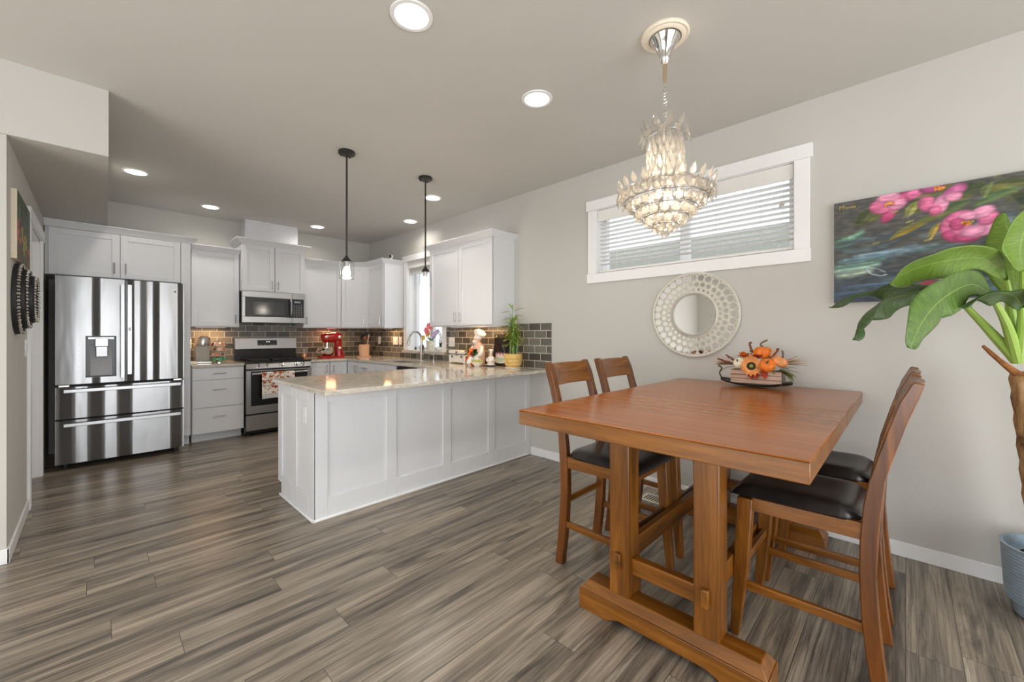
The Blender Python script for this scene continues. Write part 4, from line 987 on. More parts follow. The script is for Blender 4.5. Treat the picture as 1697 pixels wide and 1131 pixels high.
# ------------------------------------------------------------------ chairs (local: y forward, back at -y)
def chair(name, label, loc):
    r = thing(name, label, 'chair', loc, 'counter-height dining chairs')
    fe = [(.084, 0), (.088, .055), (.100, .14), (.110, .242), (.118, .405), (.116, .531), (.107, .653), (.093, .74), (.057, .88), (.016, 1.024), (-.012, 1.085), (-.020, 1.096)]
    be = [(-.046, 1.089), (-.043, 1.08), (-.032, 1.04), (-.006, .963), (.022, .86), (.050, .751), (.058, .667), (.066, .551), (.072, .405), (.063, .265), (.052, .14), (.042, .055), (.036, 0)]
    O = -.30
    for s in (-1, 1):
        x0 = .160 if s > 0 else -.2; m = MB()
        m.prism([(x0, y+O, z) for y, z in fe]+[(x0, y+O, z) for y, z in be], (.04, 0, 0)); m.build('rear_post', M['wood_red'], r, local=True, bevel=.004)
        xf = s*.1875; m = MB()
        a = [(xf-.027, .444+O, .582), (xf+.027, .444+O, .582), (xf+.027, .50+O, .582), (xf-.027, .50+O, .582)]
        b = [(xf-.016, .497+O, 0), (xf+.016, .497+O, 0), (xf+.016, .530+O, 0), (xf-.016, .530+O, 0)]
        mid = [(xf-.024, .462+O, .3), (xf+.024, .462+O, .3), (xf+.024, .513+O, .3), (xf-.024, .513+O, .3)]
        m.add(b+mid+a, [(0, 1, 2, 3), (8, 9, 10, 11)]+[(k*4+i, k*4+(i+1) % 4, k*4+4+(i+1) % 4, k*4+4+i) for k in (0, 1) for i in range(4)])
        m.build('front_leg', M['wood_z'], r, local=True, bevel=.004)
        MB().obox((s*.185-.01, .105+O, .208), (0, .385, -.006), (.02, 0, 0), (0, 0, .034)).build('side_stretcher', M['wood_y'], r, local=True, bevel=.003)
        MB().obox((s*.182-.011, .108+O, .531), (.0, .345, 0), (.022, 0, 0), (0, 0, .06)).build('side_apron', M['wood_y'], r, local=True, bevel=.002)
    MB().box(-.165, .165, .46+O, .484+O, .531, .588).build('front_apron', M['wood_x'], r, local=True, bevel=.002)
    MB().box(-.162, .162, .09+O, .112+O, .531, .588).build('rear_apron', M['wood_x'], r, local=True, bevel=.002)
    MB().box(-.168, .168, .475+O, .495+O, .29, .322).build('front_stretcher', M['wood_x'], r, local=True, bevel=.003)
    MB().box(-.162, .162, .083+O, .103+O, .335, .368).build('rear_stretcher', M['wood_x'], r, local=True, bevel=.003)
    # curved back rail
    m = MB(); n = 13; vs = []
    for i in range(n):
        t = -1+2*i/(n-1); x = t*.163; bow = -.022*(1-t*t)
        for z, y in ((.968, .025), (1.087, -.022)):
            vs += [(x, y+O+bow-.008, z), (x, y+O+bow+.012, z)]
    fs = []
    for i in range(n-1):
        a, b = 4*i, 4*i+4; fs += [(a, b, b+2, a+2), (a+1, a+3, b+3, b+1), (a+2, b+2, b+3, a+3), (a, a+1, b+1, b)]
    fs += [(0, 2, 3, 1), (4*n-4, 4*n-3, 4*n-1, 4*n-2)]
    m.add(vs, fs); m.build('back_rail', M['wood_x'], r, local=True, bevel=.004)
    # upholstered seat, saddle-shaped with soft edges
    m = MB(); nu, nv = 25, 25
    def top(i, j):
        u, v = 2*i-1, 2*j-1; hw = .212-.012*(1-j)
        # rounded-square outline
        rr = max(abs(u), abs(v)); x = u*hw; y = .104+O+j*.426
        e = (1-abs(u)**6)*(1-abs(v)**6)
        z = .596+.034*e**.5+.012*(u*u)*e-.004*v
        if j < .12: x *= 1-.22*(1-j/.12)
        return (x, y, z)
    m.grid(nu, nv, top); base = len(m.v)
    m.grid(nu, nv, lambda i, j: (top(i, j)[0]*.97, top(i, j)[1], .588))
    ring = [i for i in range(nu)]+[j*nu+nu-1 for j in range(1, nv)]+[(nv-1)*nu+i for i in range(nu-2, -1, -1)]+[j*nu for j in range(nv-2, 0, -1)]
    m.f += [(ring[k], ring[(k+1) % len(ring)], base+ring[(k+1) % len(ring)], base+ring[k]) for k in range(len(ring))]
    m.build('seat_cushion', M['leather'], r, local=True, angle=60)
    return r
c1_ = chair('dining_chair', 'nearest black-cushioned counter chair on the right side of the table', (2.06, .30, 0))
dup(c1_, (2.575, .30, 0), 'black-cushioned counter chair half hidden behind the nearest one, right side of the table')
dup(c1_, (1.965, 1.12, 0), 'black-cushioned counter chair on the far side of the table, closest to the peninsula', PI)
dup(c1_, (2.475, 1.12, 0), 'black-cushioned counter chair on the far side of the table, closest to the wall', PI)
# floor vent
fv = thing('floor_vent', 'cream metal floor register near the wall behind the table', 'vent', (2.95, 1.33, 0))
m = MB(); m.box(2.88, 3.03, 1.18, 1.46, .0005, .006); m.build('frame', plain('cream_metal', rgb(214, 206, 188), .4), fv, bevel=.002)
m = MB()
for k in range(12): m.box(2.905, 3.005, 1.20+k*.02, 1.21+k*.02, .006, .0068)
m.build('louvres', M['matte_black'], fv)

# ------------------------------------------------------------------ centrepiece
cpx, cpy = 2.93, .69
tr = thing('metal_tray', 'dark boat-shaped metal tray under the pumpkin centrepiece', 'tray', (cpx, cpy, TZ1))
m = MB()
def tray(i, j):
    u, v = 2*i-1, 2*j-1; w = .085*math.sqrt(max(0.0, 1-u**4))+.002
    return (cpx+v*w, cpy-u*.20, TZ1+.003+.026*u*u+.018*v*v)
m.grid(41, 11, tray); m.build('dish', M['dark_bronze'], tr, solid=.003)
for s in (-1, 1):
    m = MB(); y0 = cpy+s*.195
    m.tube(spline([(cpx, y0-s*.01, TZ1+.03), (cpx-.005, y0+s*.012, TZ1+.075), (cpx-.01, y0-s*.004, TZ1+.11), (cpx-.01, y0+s*.02, TZ1+.125)], 14), .004, 8); 
    if s > 0: m.build('handle', M['dark_bronze'], tr)
px = thing('planter_box', 'rustic wooden box planter of pumpkins and sunflower on the tray', 'centerpiece', (cpx, cpy, TZ1+.0235))
t = NT('weathered_pale_wood').base(None, .7); v = t.coords((30, 1.5, 60)); n = t.noise(v, 1, 5, .6, .5); t.color(t.ramp(n, [(.3, rgb(120, 92, 76)), (.5, rgb(196, 164, 142)), (.7, rgb(226, 202, 184))])); t.bump(n, .3, .004); M['weathered'] = t.m
bz0, bz1 = TZ1+.0235, TZ1+.108
bxa, bxb, bya, byb = 2.872, 2.985, .535, .815
for k in range(3):
    z0 = bz0+k*(bz1-bz0)/3
    MB().box(bxa, bxa+.01, bya, byb, z0+.0015, z0+(bz1-bz0)/3-.0015).build('front_board', M['weathered'], px, bevel=.002)
m = MB(); m.box(bxb-.01, bxb, bya, byb, bz0, bz1); m.box(bxa+.01, bxb-.01, bya, bya+.01, bz0, bz1); m.box(bxa+.01, bxb-.01, byb-.01, byb, bz0, bz1); m.box(bxa+.01, bxb-.01, bya+.01, byb-.01, bz0, bz0+.05); m.build('box_sides', plain('grey_weathered_wood', rgb(136, 124, 116), .8, 0, .3, .2), px)
op_ = plain('orange_pumpkin', rgb(228, 122, 38), .45, 0, .4, .12, 20); wp_ = plain('white_pumpkin', rgb(232, 228, 204), .45); sp_ = plain('striped_gourd', rgb(232, 156, 100), .5, 0, .4, .25, 25); st2 = plain('dry_stem', rgb(110, 92, 70), .8)
def pumpkin(name, label, c, r_, mt, ax=(0, 0, 1), sq=.75, ribs=9, stem=None):
    c = V(c); q = rot_to(ax); p = thing(name, label, 'pumpkin', c)
    m = MB(); nu, nv = 54, 16
    def f(i, j):
        a = 2*PI*i; b = -PI/2+PI*j; k = 1-.10*abs(math.sin(a*ribs/2))**.0*(.5+.5*math.cos(a*ribs))*math.cos(b)
        z = math.sin(b)*sq-.16*math.exp(-((1-abs(math.sin(b)))*7))*(1 if b > 0 else -1)
        return c+q@V((r_*k*math.cos(b)*math.cos(a), r_*k*math.cos(b)*math.sin(a), r_*z))
    m.grid(nu+1, nv, f); m.build('flesh', mt, p)
    e = stem or [(0, 0, .6), (.05, .05, .8), (.2, .1, 1.0)]
    MB().tube(spline([c+q@V((a*r_, b*r_, z*r_)) for a, b, z in e], 10), [r_*.16, r_*.13]+[r_*.1]*8, 8).build('stem', st2, p)
    return p
pumpkin('pumpkin', 'bright orange pumpkin right of the sunflower in the box planter', (2.862, .607, 1.062), .046, op_, (-.75, -.1, .5))
pumpkin('pumpkin', 'small white pumpkin left of the sunflower in the box planter', (2.875, .763, 1.068), .040, wp_, (-.8, .3, .5))
pumpkin('pumpkin', 'tallest orange gourd with curved stem at the back of the box planter', (2.935, .648, 1.135), .053, op_, (0, 0, 1), .85, 9, [(0, 0, .7), (.05, -.2, 1.0), (-.0, .1, 1.3), (-.1, .5, 1.5)])
pumpkin('pumpkin', 'striped orange gourd at the right end of the box planter', (2.915, .553, 1.085), .048, sp_, (.1, -.5, .8), .75, 9, [(0, 0, .6), (.2, .2, 1.0), (.1, .5, 1.3)])
pumpkin('pumpkin', 'pale striped gourd behind the white pumpkin in the box planter', (2.905, .715, 1.095), .042, sp_, (-.5, .2, .8))
sf = thing('sunflower', 'rust and yellow sunflower at the front of the box planter', 'flower', (2.85, .69, 1.05))
fn = V((-1, -.25, .25)).normalized(); fu = fn.orthogonal().normalized(); fw = fn.cross(fu); fc_ = V((2.846, .69, 1.052))
pet = plain('sunflower_petal', rgb(226, 150, 84), .6, 0, .3, .25, 30)
for lay, (rr, ww) in enumerate(((.052, .012), (.044, .011))):
    m = MB()
    for k in range(16):
        a = 2*PI*(k+.5*lay)/16; q = fu*math.cos(a)+fw*math.sin(a); blade(m, fc_+fn*.002*lay+q*.012, q+fn*(.1+.2*lay), rr, ww, .0, fn)
    m.build('petals', pet, sf)
MB().lathe(fc_, [(.028, -.004), (.029, .004), (.024, .009), (.012, .007)], 24, rot_to(fn)).build('seed_ring', plain('dark_seed', (.02, .012, .008, 1), .8), sf); MB().ball(fc_+fn*.007, .012, 12).build('centre', plain('green_seed', rgb(140, 140, 50), .7), sf)
rl = plain('red_autumn_leaf', rgb(172, 66, 46), .6, 0, .3, .2, 30); ol = plain('orange_petal', rgb(224, 128, 40), .6, 0, .3, .2, 30); sage = plain('sage_leaf', rgb(120, 122, 72), .6); straw = plain('straw', rgb(232, 206, 168), .8); brn = plain('brown_berry', rgb(120, 66, 36), .6)
def spray(name, mt, items):
    m = MB()
    for c, d, L, w, dr_ in items: blade(m, c, d, L, w, dr_)
    return m.build(name, mt, px)
spray('red_leaves', rl, [((2.865, .68, 1.03), (-.3, -.25*s, -.8), .06, .02, .1) for s in (-2, -.5, 1.2)]+[((2.88, .66, 1.1), (-.6, -.3+.3*k, .5), .06, .018, .2) for k in range(4)]+[((2.87, .63, 1.03), (-.3, -.2, -.7), .055, .02, .1)])
spray('orange_blossom', ol, [((2.91, .745, 1.1), (-.6+.2*math.cos(k), .5*math.sin(k*1.3), .5+.3*math.cos(k*2)), .06, .02, .2) for k in range(9)])
rs = random.Random(9)
spray('straw', straw, [((2.92, .79, 1.05), (-.3+.4*rs.random(), .9, .05+.6*rs.random()), .12+.06*rs.random(), .009, .1) for k in range(20)]+[((2.92, .56, 1.06), (-.1+.4*rs.random(), -.9, .1+.6*rs.random()), .11+.06*rs.random(), .009, .1) for k in range(20)]+[((2.91, .61, 1.08), (-.2, -.5+.2*rs.random(), .9), .10, .005, .1) for k in range(8)])
spray('green_leaves', sage, [((2.89, .55, 1.03), (-.7+1.0*rs.random(), -.8, .6-1.1*rs.random()), .07+.05*rs.random(), .013, .35) for k in range(12)]+[((2.89, .80, 1.04), (-.4, .8, .1), .09, .011, .6), ((2.88, .79, 1.05), (-.5, .6, .3), .07, .011, .3), ((2.87, .59, 1.03), (-.6, -.4, -.1), .05, .01, .3), ((2.87, .65, 1.04), (-.6, .1, .2), .06, .01, .2)])
for c0_, d in (((2.90, .78, 1.07), (-.2, .7, .5)), ((2.91, .70, 1.12), (-.1, .1, .9)), ((2.9, .6, 1.1), (.0, -.5, .7)), ((2.9, .82, 1.06), (-.1, .8, .3))):
    m = MB(); m.tube([V(c0_)-V(d)*.03, V(c0_)+V(d)*.095], .002, 5)
    for k in range(14): p = V(c0_)+V(d)*(.01+.006*k); m.ball(p+V((rs.uniform(-.006, .006), rs.uniform(-.006, .006), rs.uniform(-.004, .004))), .006, 6)
    m.build('berry_sprig', brn, px)

# ------------------------------------------------------------------ round mirror
RX = Matrix.Rotation(-PI/2, 3, 'Y')
mr = thing('round_mirror', 'round silver mirror with a wide frame of circular cut-outs below the window', 'mirror', (XR, 1.152, 1.40))
mc = V((XR-.002, 1.152, 1.40)); R0, R1 = .318, .150
MB().lathe(mc, [(R0, 0), (R0, .010), (R1-.005, .010), (R1-.005, 0)], 64, RX, True).build('backing_mirror', M['mirror'], mr)
m = MB(); holes = []
for ring, (rc, hr, n) in enumerate(((.279, .0255, 32), (.229, .0195, 32), (.190, .0135, 32))):
    for k in range(n): holes.append((rc, hr, 2*PI*(k+.5*(ring % 2))/n))
MB().lathe(mc, [(R0-.002, .0105), (R0-.002, .013), (R1+.01, .013), (R1+.01, .0105)], 72, RX, True).build('fretwork_plate', M['frame_silver'], mr)
m = MB(); d_ = MB()
for rc, hr, a in holes:
    c = mc+RX@V((rc*math.cos(a), rc*math.sin(a), .0135)); m.torus(c, hr-.001, .0032, 22, 6, RX); d_.lathe(c, [(hr-.001, 0), (hr-.001, .0006)], 22, RX)
m.build('circle_rims', M['frame_silver'], mr); d_.build('mirror_discs', M['mirror'], mr)
m = MB()
for rc, hr, n, of in ((.256, .004, 32, .25), (.256, .004, 32, .75), (.2115, .003, 32, .25), (.2115, .003, 32, .75), (.304, .0045, 32, .5)):
    for k in range(n):
        a = 2*PI*(k+of)/n; m.lathe(mc+RX@V((rc*math.cos(a), rc*math.sin(a), .0132)), [(hr, 0), (hr, .0005)], 6, RX)
m.build('fret_gaps', plain('dark_gap', (.05, .05, .048, 1), .8), mr)
m = MB(); m.lathe(mc, [(R0+.004, 0), (R0+.006, .016), (R0-.002, .022), (R0-.012, .020), (R0-.012, .012), (R0-.012, 0)], 72, RX, True); m.build('outer_rim', M['frame_silver'], mr)
m = MB(); m.lathe(mc, [(R1+.026, .010), (R1+.026, .018), (R1+.016, .026), (R1+.002, .024), (R1-.002, .012), (R1-.002, .010)], 72, RX, True); m.build('inner_rim', M['frame_silver'], mr)
m = MB()
for k in range(96): a = 2*PI*k/96; m.ball(mc+RX@V(((R1+.009)*math.cos(a), (R1+.009)*math.sin(a), .026)), .0045, 6)
m.build('bead_ring', M['nickel'], mr)
MB().lathe(mc, [(R1, .012), (R1, .014)], 64, RX).build('centre_mirror', M['mirror'], mr)
# ------------------------------------------------------------------ painting on the right wall
PYL, PZ0, PW, PH = .314, 1.442, 1.22, .605
A = Art(PW, PH, 300, 150, (86, 86, 81))
rp = random.Random(21)
A.blend((.30-A.Y)/.3, (58, 74, 92), .7)
for i in range(170):
    x, y = rp.random()*1.2, .01+.37*rp.random(); L = .08+.14*rp.random(); tl = rp.uniform(-.02, .05)
    c = rp.choice([(112, 152, 160), (86, 110, 128), (60, 68, 74), (76, 94, 114), (146, 176, 176), (70, 76, 76)])
    A.stroke([(x, y), (x+L*.5, y+tl*.3), (x+L, y+tl)], .006+.02*rp.random(), c, .4, 1)
for x, y, L, c in [(.0, .19, .2, (176, 216, 188)), (.02, .16, .15, (190, 214, 186)), (.0, .215, .22, (104, 146, 132)), (.0, .37, .12, (84, 130, 112)), (.05, .385, .08, (140, 190, 160)), (.03, .25, .2, (110, 150, 160)), (.10, .27, .25, (130, 160, 180)), (.0, .05, .3, (62, 82, 112)), (.05, .09, .3, (74, 98, 126)), (.0, .33, .1, (70, 100, 100))]:
    A.stroke([(x, y), (x+L*.5, y+.004), (x+L, y+.024)], .022, c, .7, 1); A.stroke([(x+.02, y+.006), (x+L*.8, y+.014)], .006, tuple(min(255, k+40) for k in c), .6, 1)
A.stroke([(.15, .19), (.17, .16), (.21, .145), (.235, .15)], .004, (190, 204, 216), .8); A.stroke([(.15, .2), (.2, .185), (.23, .165)], .004, (170, 190, 206), .7)
for i in range(26):
    x, y = .10+1.1*rp.random(), .44+.16*rp.random(); a = rp.uniform(-.5, .9)
    A.leaf((x, y), (x+.14*math.cos(a), y+.14*math.sin(a)), .02+.02*rp.random(), rp.choice([(86, 92, 52), (70, 80, 58), (104, 108, 60), (52, 60, 44)]), rp.choice([(60, 70, 44), (128, 124, 66)]), .8)
for p0, p1, w_, c, c2 in [((.24, .34), (.42, .43), .022, (150, 128, 52), (110, 116, 66)), ((.40, .42), (.56, .50), .03, (96, 112, 70), (70, 88, 58)), ((.41, .315), (.45, .41), .016, (190, 156, 74), (110, 110, 60)), ((.32, .45), (.37, .545), .024, (168, 166, 96), (120, 124, 74)), ((.55, .46), (.73, .53), .022, (96, 116, 74), (70, 92, 60)), ((.60, .50), (.63, .58), .02, (120, 132, 84), (88, 96, 60)), ((.7, .42), (.95, .5), .03, (96, 112, 66), (70, 88, 52)), ((.8, .3), (1.1, .4), .03, (86, 104, 64), (60, 80, 50)), ((.33, .40), (.5, .46), .02, (120, 122, 66), (90, 100, 60))]:
    A.leaf(p0, p1, w_, c, c2, .95, .01)
A.ell(.22, .465, .035, .014, 0, (92, 88, 116), .7, 1); A.ell(.33, .462, .04, .012, 0, (96, 92, 122), .7, 1)
def peony(cx_, cy_, petals, centre):
    for (dx, dy, rx, ry, an, c) in petals:
        A.ell(cx_+dx, cy_+dy, rx, ry, an, tuple(int(k*.72) for k in c), .95, .3); A.ell(cx_+dx+.003, cy_+dy+.004, rx*.86, ry*.84, an, c, .95, .45); A.ell(cx_+dx+rx*.2, cy_+dy+ry*.3, rx*.45, ry*.35, an, tuple(min(255, k+34) for k in c), .6, 1)
    if centre:
        for k in range(16): A.ell(cx_+centre[0]+rp.uniform(-.02, .02), cy_+centre[1]+rp.uniform(-.01, .01), .006, .004, 40*k, rp.choice([(214, 140, 40), (226, 168, 62), (160, 86, 30)]), .95)
P1, P2, P3 = (216, 112, 152), (230, 150, 182), (192, 78, 124)
peony(.248, .54, [(-.045, .01, .045, .035, 20, P1), (.06, .03, .06, .03, 20, P3), (.10, .045, .04, .028, 30, P1), (-.005, .045, .05, .03, 0, P2), (-.004, -.05, .028, .05, -30, P3), (.03, -.0, .04, .03, 10, P2), (-.04, -.02, .04, .022, -10, P1)], (0, .01))
peony(.446, .56, [(-.03, .04, .05, .03, 0, (170, 84, 130)), (.05, .0, .05, .03, 30, (186, 98, 146)), (-.05, -.045, .035, .045, 20, P1), (.0, -.06, .03, .05, -10, P2), (-.02, -.085, .025, .03, 0, P1), (.045, -.03, .035, .022, 0, P2)], (0, .03))
peony(.542, .375, [(-.065, .0, .035, .05, 0, P1), (-.05, -.05, .045, .03, -30, P3), (.0, -.06, .05, .03, 0, P3), (.05, -.03, .055, .035, 20, P2), (.07, .02, .04, .03, 40, P1), (.05, .055, .045, .03, 20, P2), (-.03, .05, .05, .028, 10, P1), (-.02, -.02, .04, .032, 0, P1), (.02, -.035, .045, .028, 10, P2), (.0, .045, .035, .022, 0, P2), (-.035, .01, .03, .03, 0, P3)], (0, .01))
peony(.84, .50, [(-.05, .0, .05, .04, 0, P1), (.0, -.04, .05, .03, 0, P3), (.05, .0, .05, .04, 20, P2), (.0, .04, .05, .03, 0, P1)], (0, 0))
A.ell(.50, .11, .06, .014, -4, (206, 110, 116), .9, .8); A.ell(.46, .105, .03, .012, 0, (226, 186, 190), .8, 1); A.ell(.40, .09, .03, .012, 10, (196, 70, 80), .8, .7)
for x, y in ((.19, .335), (.27, .50), (.33, .435), (.40, .32)): A.ell(x, y, .018, .005, 10, (176, 164, 96), .8)
A.brush(.28, 47, 70, 3); A.brush(.22, 33, 90, 5)
# yellow signature strokes near the upper left corner
sg = (186, 158, 70)
for p in ([(.022, .574), (.05, .578)], [(.03, .586), (.026, .560)], [(.046, .584), (.042, .560)], [(.052, .566), (.058, .573), (.063, .564), (.068, .573)], [(.07, .566), (.076, .572), (.08, .564)], [(.088, .584), (.086, .565), (.094, .565)], [(.099, .573), (.098, .564)]): A.stroke(p, .0022, sg, .95)
pt = thing('painting', 'unframed canvas of pink peonies over dark water on the right wall', 'painting', (XR-.014, PYL-PW/2, PZ0))
m = MB(); m.grid(300, 150, lambda i, j: (XR-.0285, PYL-i*PW, PZ0+j*PH)); m.build('painted_face', M['art'], pt, colors=A.cols())
MB().box(XR-.028, XR-.002, PYL-PW, PYL, PZ0, PZ0+PH).build('canvas_edge', plain('dark_canvas_edge', (.04, .04, .042, 1), .7), pt)

# ------------------------------------------------------------------ banana plant
bt = thing('banana_plant', 'tall banana plant in a ribbed blue-grey pot in front of the painting', 'plant', (2.9, -.47, 0))
blue = plain('blue_grey_ceramic', rgb(146, 164, 178), .4, 0, .4, .08, 60)
prof = [(.095, 0), (.12, .008), (.125, .06), (.14, .07)]+[(.148+.012*(k/30)-.0028*(k % 2), .075+k*.0075) for k in range(31)]+[(.164, .312), (.152, .312), (.145, .27), (0, .26)]
MB().lathe((2.9, -.47, 0), prof, 48).build('pot', blue, bt)
MB().lathe((2.9, -.47, .2605), [(.14, 0), (.10, .008), (0, .012)], 24).build('soil', plain('dark_soil', (.03, .022, .016, 1), .95, 0, .2, .4, 60), bt)
t = NT('banana_trunk').base(None, .8, 0, .2); v = t.coords((18, 18, 5)); n = t.noise(v, 1, 5, .65, 1.2); t.color(t.ramp(n, [(.3, rgb(96, 66, 40)), (.5, rgb(172, 134, 92)), (.72, rgb(204, 172, 130))])); t.bump(n, .5, .01)
TP = spline([(2.9, -.47, .26), (2.885, -.43, .5), (2.864, -.408, .71), (2.828, -.384, .922), (2.795, -.365, 1.08)], 24)
m = MB(); m.tube(TP, [.058+.003*math.sin(k*2.1)-.0007*k for k in range(24)], 18); m.build('trunk', t.m, bt)
m = MB(); m.tube(spline([(2.79, -.355, 1.07), (2.765, -.30, 1.13), (2.74, -.245, 1.20)], 8), [.02, .016, .014, .012, .01, .01, .008, .006], 8); m.build('dried_stub', plain('dry_brown_husk', rgb(140, 92, 54), .85, 0, .2, .3, 40), bt)
def leafmat(name, a, b):
    t = NT(name).base(None, .38, 0, .45); uv = t.new('UVMap'); mp = t.new('Mapping'); mp.inputs['Scale'].default_value = (3, 60, 1); mp.inputs['Rotation'].default_value = (0, 0, 0)
    t.link(uv.outputs[0], mp.inputs[0]); n = t.noise(mp.outputs[0], 1, 3, .6, .3); c = t.ramp(n, [(.3, a), (.7, b)])
    sp = t.new('SeparateXYZ'); t.link(uv.outputs[0], sp.inputs[0]); mt = t.new('Math', operation='SUBTRACT'); t.link(sp.outputs[0], mt.inputs[0]); mt.inputs[1].default_value = .5
    ab = t.new('Math', operation='ABSOLUTE'); t.link(mt.outputs[0], ab.inputs[0]); lt = t.new('Math', operation='LESS_THAN'); t.link(ab.outputs[0], lt.inputs[0]); lt.inputs[1].default_value = .011
    t.color(t.mix(c, rgb(146, 172, 78), lt.outputs[0])); t.bump(n, .25, .006)
    t.p.inputs['Subsurface Weight'].default_value = 0
    tr_ = t.new('BsdfTranslucent'); tr_.inputs[0].default_value = tuple(x*1.1 for x in b[:3])+(1,); mx = t.new('MixShader'); mx.inputs[0].default_value = .18
    t.link(t.p.outputs[0], mx.inputs[1]); t.link(tr_.outputs[0], mx.inputs[2]); t.link(mx.outputs[0], t.out.inputs[0]); return t.m
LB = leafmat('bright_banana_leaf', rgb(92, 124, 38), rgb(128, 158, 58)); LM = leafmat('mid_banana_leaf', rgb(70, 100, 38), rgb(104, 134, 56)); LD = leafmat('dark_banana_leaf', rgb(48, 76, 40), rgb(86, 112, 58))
CF = V((.7172, .6969, 0))
def banana(pts, stem, hw, mixf, mat, fold=.25, wav=.008, tipw=.4, seed=0):
    """pts: leaf midrib from base to tip; stem: petiole points; mixf: share of depth in the leaf's side direction"""
    P = spline(pts, 30); m = MB(); vs = []; nw = 13; r = random.Random(seed); ph = r.random()*6
    for i, p in enumerate(P):
        t = i/29; tg = (P[min(i+1, 29)]-P[max(i-1, 0)]).normalized(); sd = tg.cross(CF)
        if sd.length < .05: sd = V((0, 0, 1))
        sd.normalize(); dp = (CF-tg*CF.dot(tg)).normalized(); sd = (sd*(1-mixf)+dp*mixf).normalized(); nn = sd.cross(tg).normalized()
        if nn.z < 0: nn = -nn
        w = hw*(min(1, t/.42+.03)**.8)*(min(1, (1-t)/tipw+.02)**.6)
        for k in range(nw):
            u = -1+2*k/(nw-1)
            vs.append(p+sd*u*w-nn*fold*w*u*u+nn*(wav*math.sin(t*17+ph+u*2)*abs(u)))
    m.add(vs, [(i*nw+k, i*nw+k+1, (i+1)*nw+k+1, (i+1)*nw+k) for i in range(29) for k in range(nw-1)])
    o = m.build('leaf', mat, bt, angle=80, solid=.0015)
    me = o.data; uvl = me.uv_layers.new(name='UVMap')
    for poly in me.polygons:
        for li in poly.loop_indices:
            vi = me.loops[li].vertex_index; uvl.data[li].uv = ((vi % nw)/(nw-1), (vi//nw)/29)
    SP = spline(stem, 14); MB().tube(SP, [.024-.0012*k for k in range(14)], 10).build('petiole', bpy.data.materials.get('petiole_green') or plain('petiole_green', rgb(150, 182, 84), .4), bt)
cr = (2.775, -.345, 1.14)
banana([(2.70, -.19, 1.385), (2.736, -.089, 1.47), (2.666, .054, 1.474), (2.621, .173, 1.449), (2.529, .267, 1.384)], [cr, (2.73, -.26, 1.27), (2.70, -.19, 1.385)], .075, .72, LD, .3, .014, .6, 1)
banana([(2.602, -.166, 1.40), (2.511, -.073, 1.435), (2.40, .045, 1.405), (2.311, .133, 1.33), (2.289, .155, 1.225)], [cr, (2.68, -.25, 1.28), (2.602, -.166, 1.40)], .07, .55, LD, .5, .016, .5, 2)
banana([(2.60, -.295, 1.475), (2.445, -.22, 1.55), (2.256, -.098, 1.53), (2.13, -.01, 1.49), (2.053, .04, 1.445)], [cr, (2.70, -.32, 1.33), (2.60, -.295, 1.475)], .066, .45, LB, .25, .006, .28, 3)
banana([(2.47, -.245, 1.40), (2.30, -.18, 1.44), (2.10, -.10, 1.385), (1.975, -.045, 1.305), (1.90, -.01, 1.205)], [cr, (2.63, -.30, 1.29), (2.47, -.245, 1.40)], .068, .15, LM, .15, .006, .25, 4)
banana([(2.77, -.345, 1.38), (2.775, -.335, 1.50), (2.80, -.328, 1.64), (2.86, -.318, 1.80)], [cr, (2.775, -.345, 1.26), (2.77, -.345, 1.38)], .068, .2, LB, .5, .004, .35, 5)
banana([(2.54, -.33, 1.50), (2.48, -.315, 1.58), (2.44, -.325, 1.66), (2.40, -.35, 1.735)], [cr, (2.66, -.345, 1.31), (2.54, -.33, 1.50)], .075, .2, LB, .3, .004, .35, 6)
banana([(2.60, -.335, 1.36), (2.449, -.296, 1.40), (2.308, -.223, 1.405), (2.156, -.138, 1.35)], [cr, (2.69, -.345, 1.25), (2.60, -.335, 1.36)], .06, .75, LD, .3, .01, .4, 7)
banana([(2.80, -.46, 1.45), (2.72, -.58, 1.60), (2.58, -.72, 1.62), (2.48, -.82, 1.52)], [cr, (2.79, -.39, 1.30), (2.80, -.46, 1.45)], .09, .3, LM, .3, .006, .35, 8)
banana([(2.90, -.45, 1.48), (2.98, -.60, 1.64), (3.02, -.78, 1.66), (3.02, -.92, 1.56)], [cr, (2.84, -.39, 1.31), (2.90, -.45, 1.48)], .08, .4, LM, .3, .006, .35, 9)
banana([(2.72, -.40, 1.52), (2.66, -.46, 1.66), (2.58, -.53, 1.78), (2.46, -.60, 1.83)], [cr, (2.75, -.37, 1.33), (2.72, -.40, 1.52)], .085, .3, LB, .35, .006, .3, 10)

# ------------------------------------------------------------------ left wall decor
A = Art(.66, .40, 90, 60, (62, 78, 52)); rq = random.Random(4)
for i in range(60):
    x, y = rq.random()*.66, rq.random()*.4; c = rq.choice([(52, 84, 48), (84, 110, 66), (40, 48, 38), (106, 128, 78), (60, 62, 46)]) if y > .16 else rq.choice([(176, 84, 60), (140, 58, 44), (190, 116, 80), (96, 56, 44), (84, 72, 50)])
    A.leaf((x, y), (x+rq.uniform(-.12, .12), y+rq.uniform(-.1, .12)+.001), .02+.02*rq.random(), c)
for x, y in ((.25, .18), (.42, .15), (.33, .1)): A.ell(x, y, .05, .05, 0, (186, 160, 70), .9); A.ell(x+.01, y+.01, .03, .03, 0, (110, 128, 62), .8)
A.brush(.6, 30, 30, 8)
lp = thing('painting', 'small green and rust canvas on the left wall above the beaded mirror', 'painting', (XL+.01, 4.0, 1.69))
m = MB(); m.grid(90, 60, lambda i, j: (XL+.0245, 3.67+i*.66, 1.69+j*.40)); m.build('painted_face', M['art'], lp, colors=A.cols())
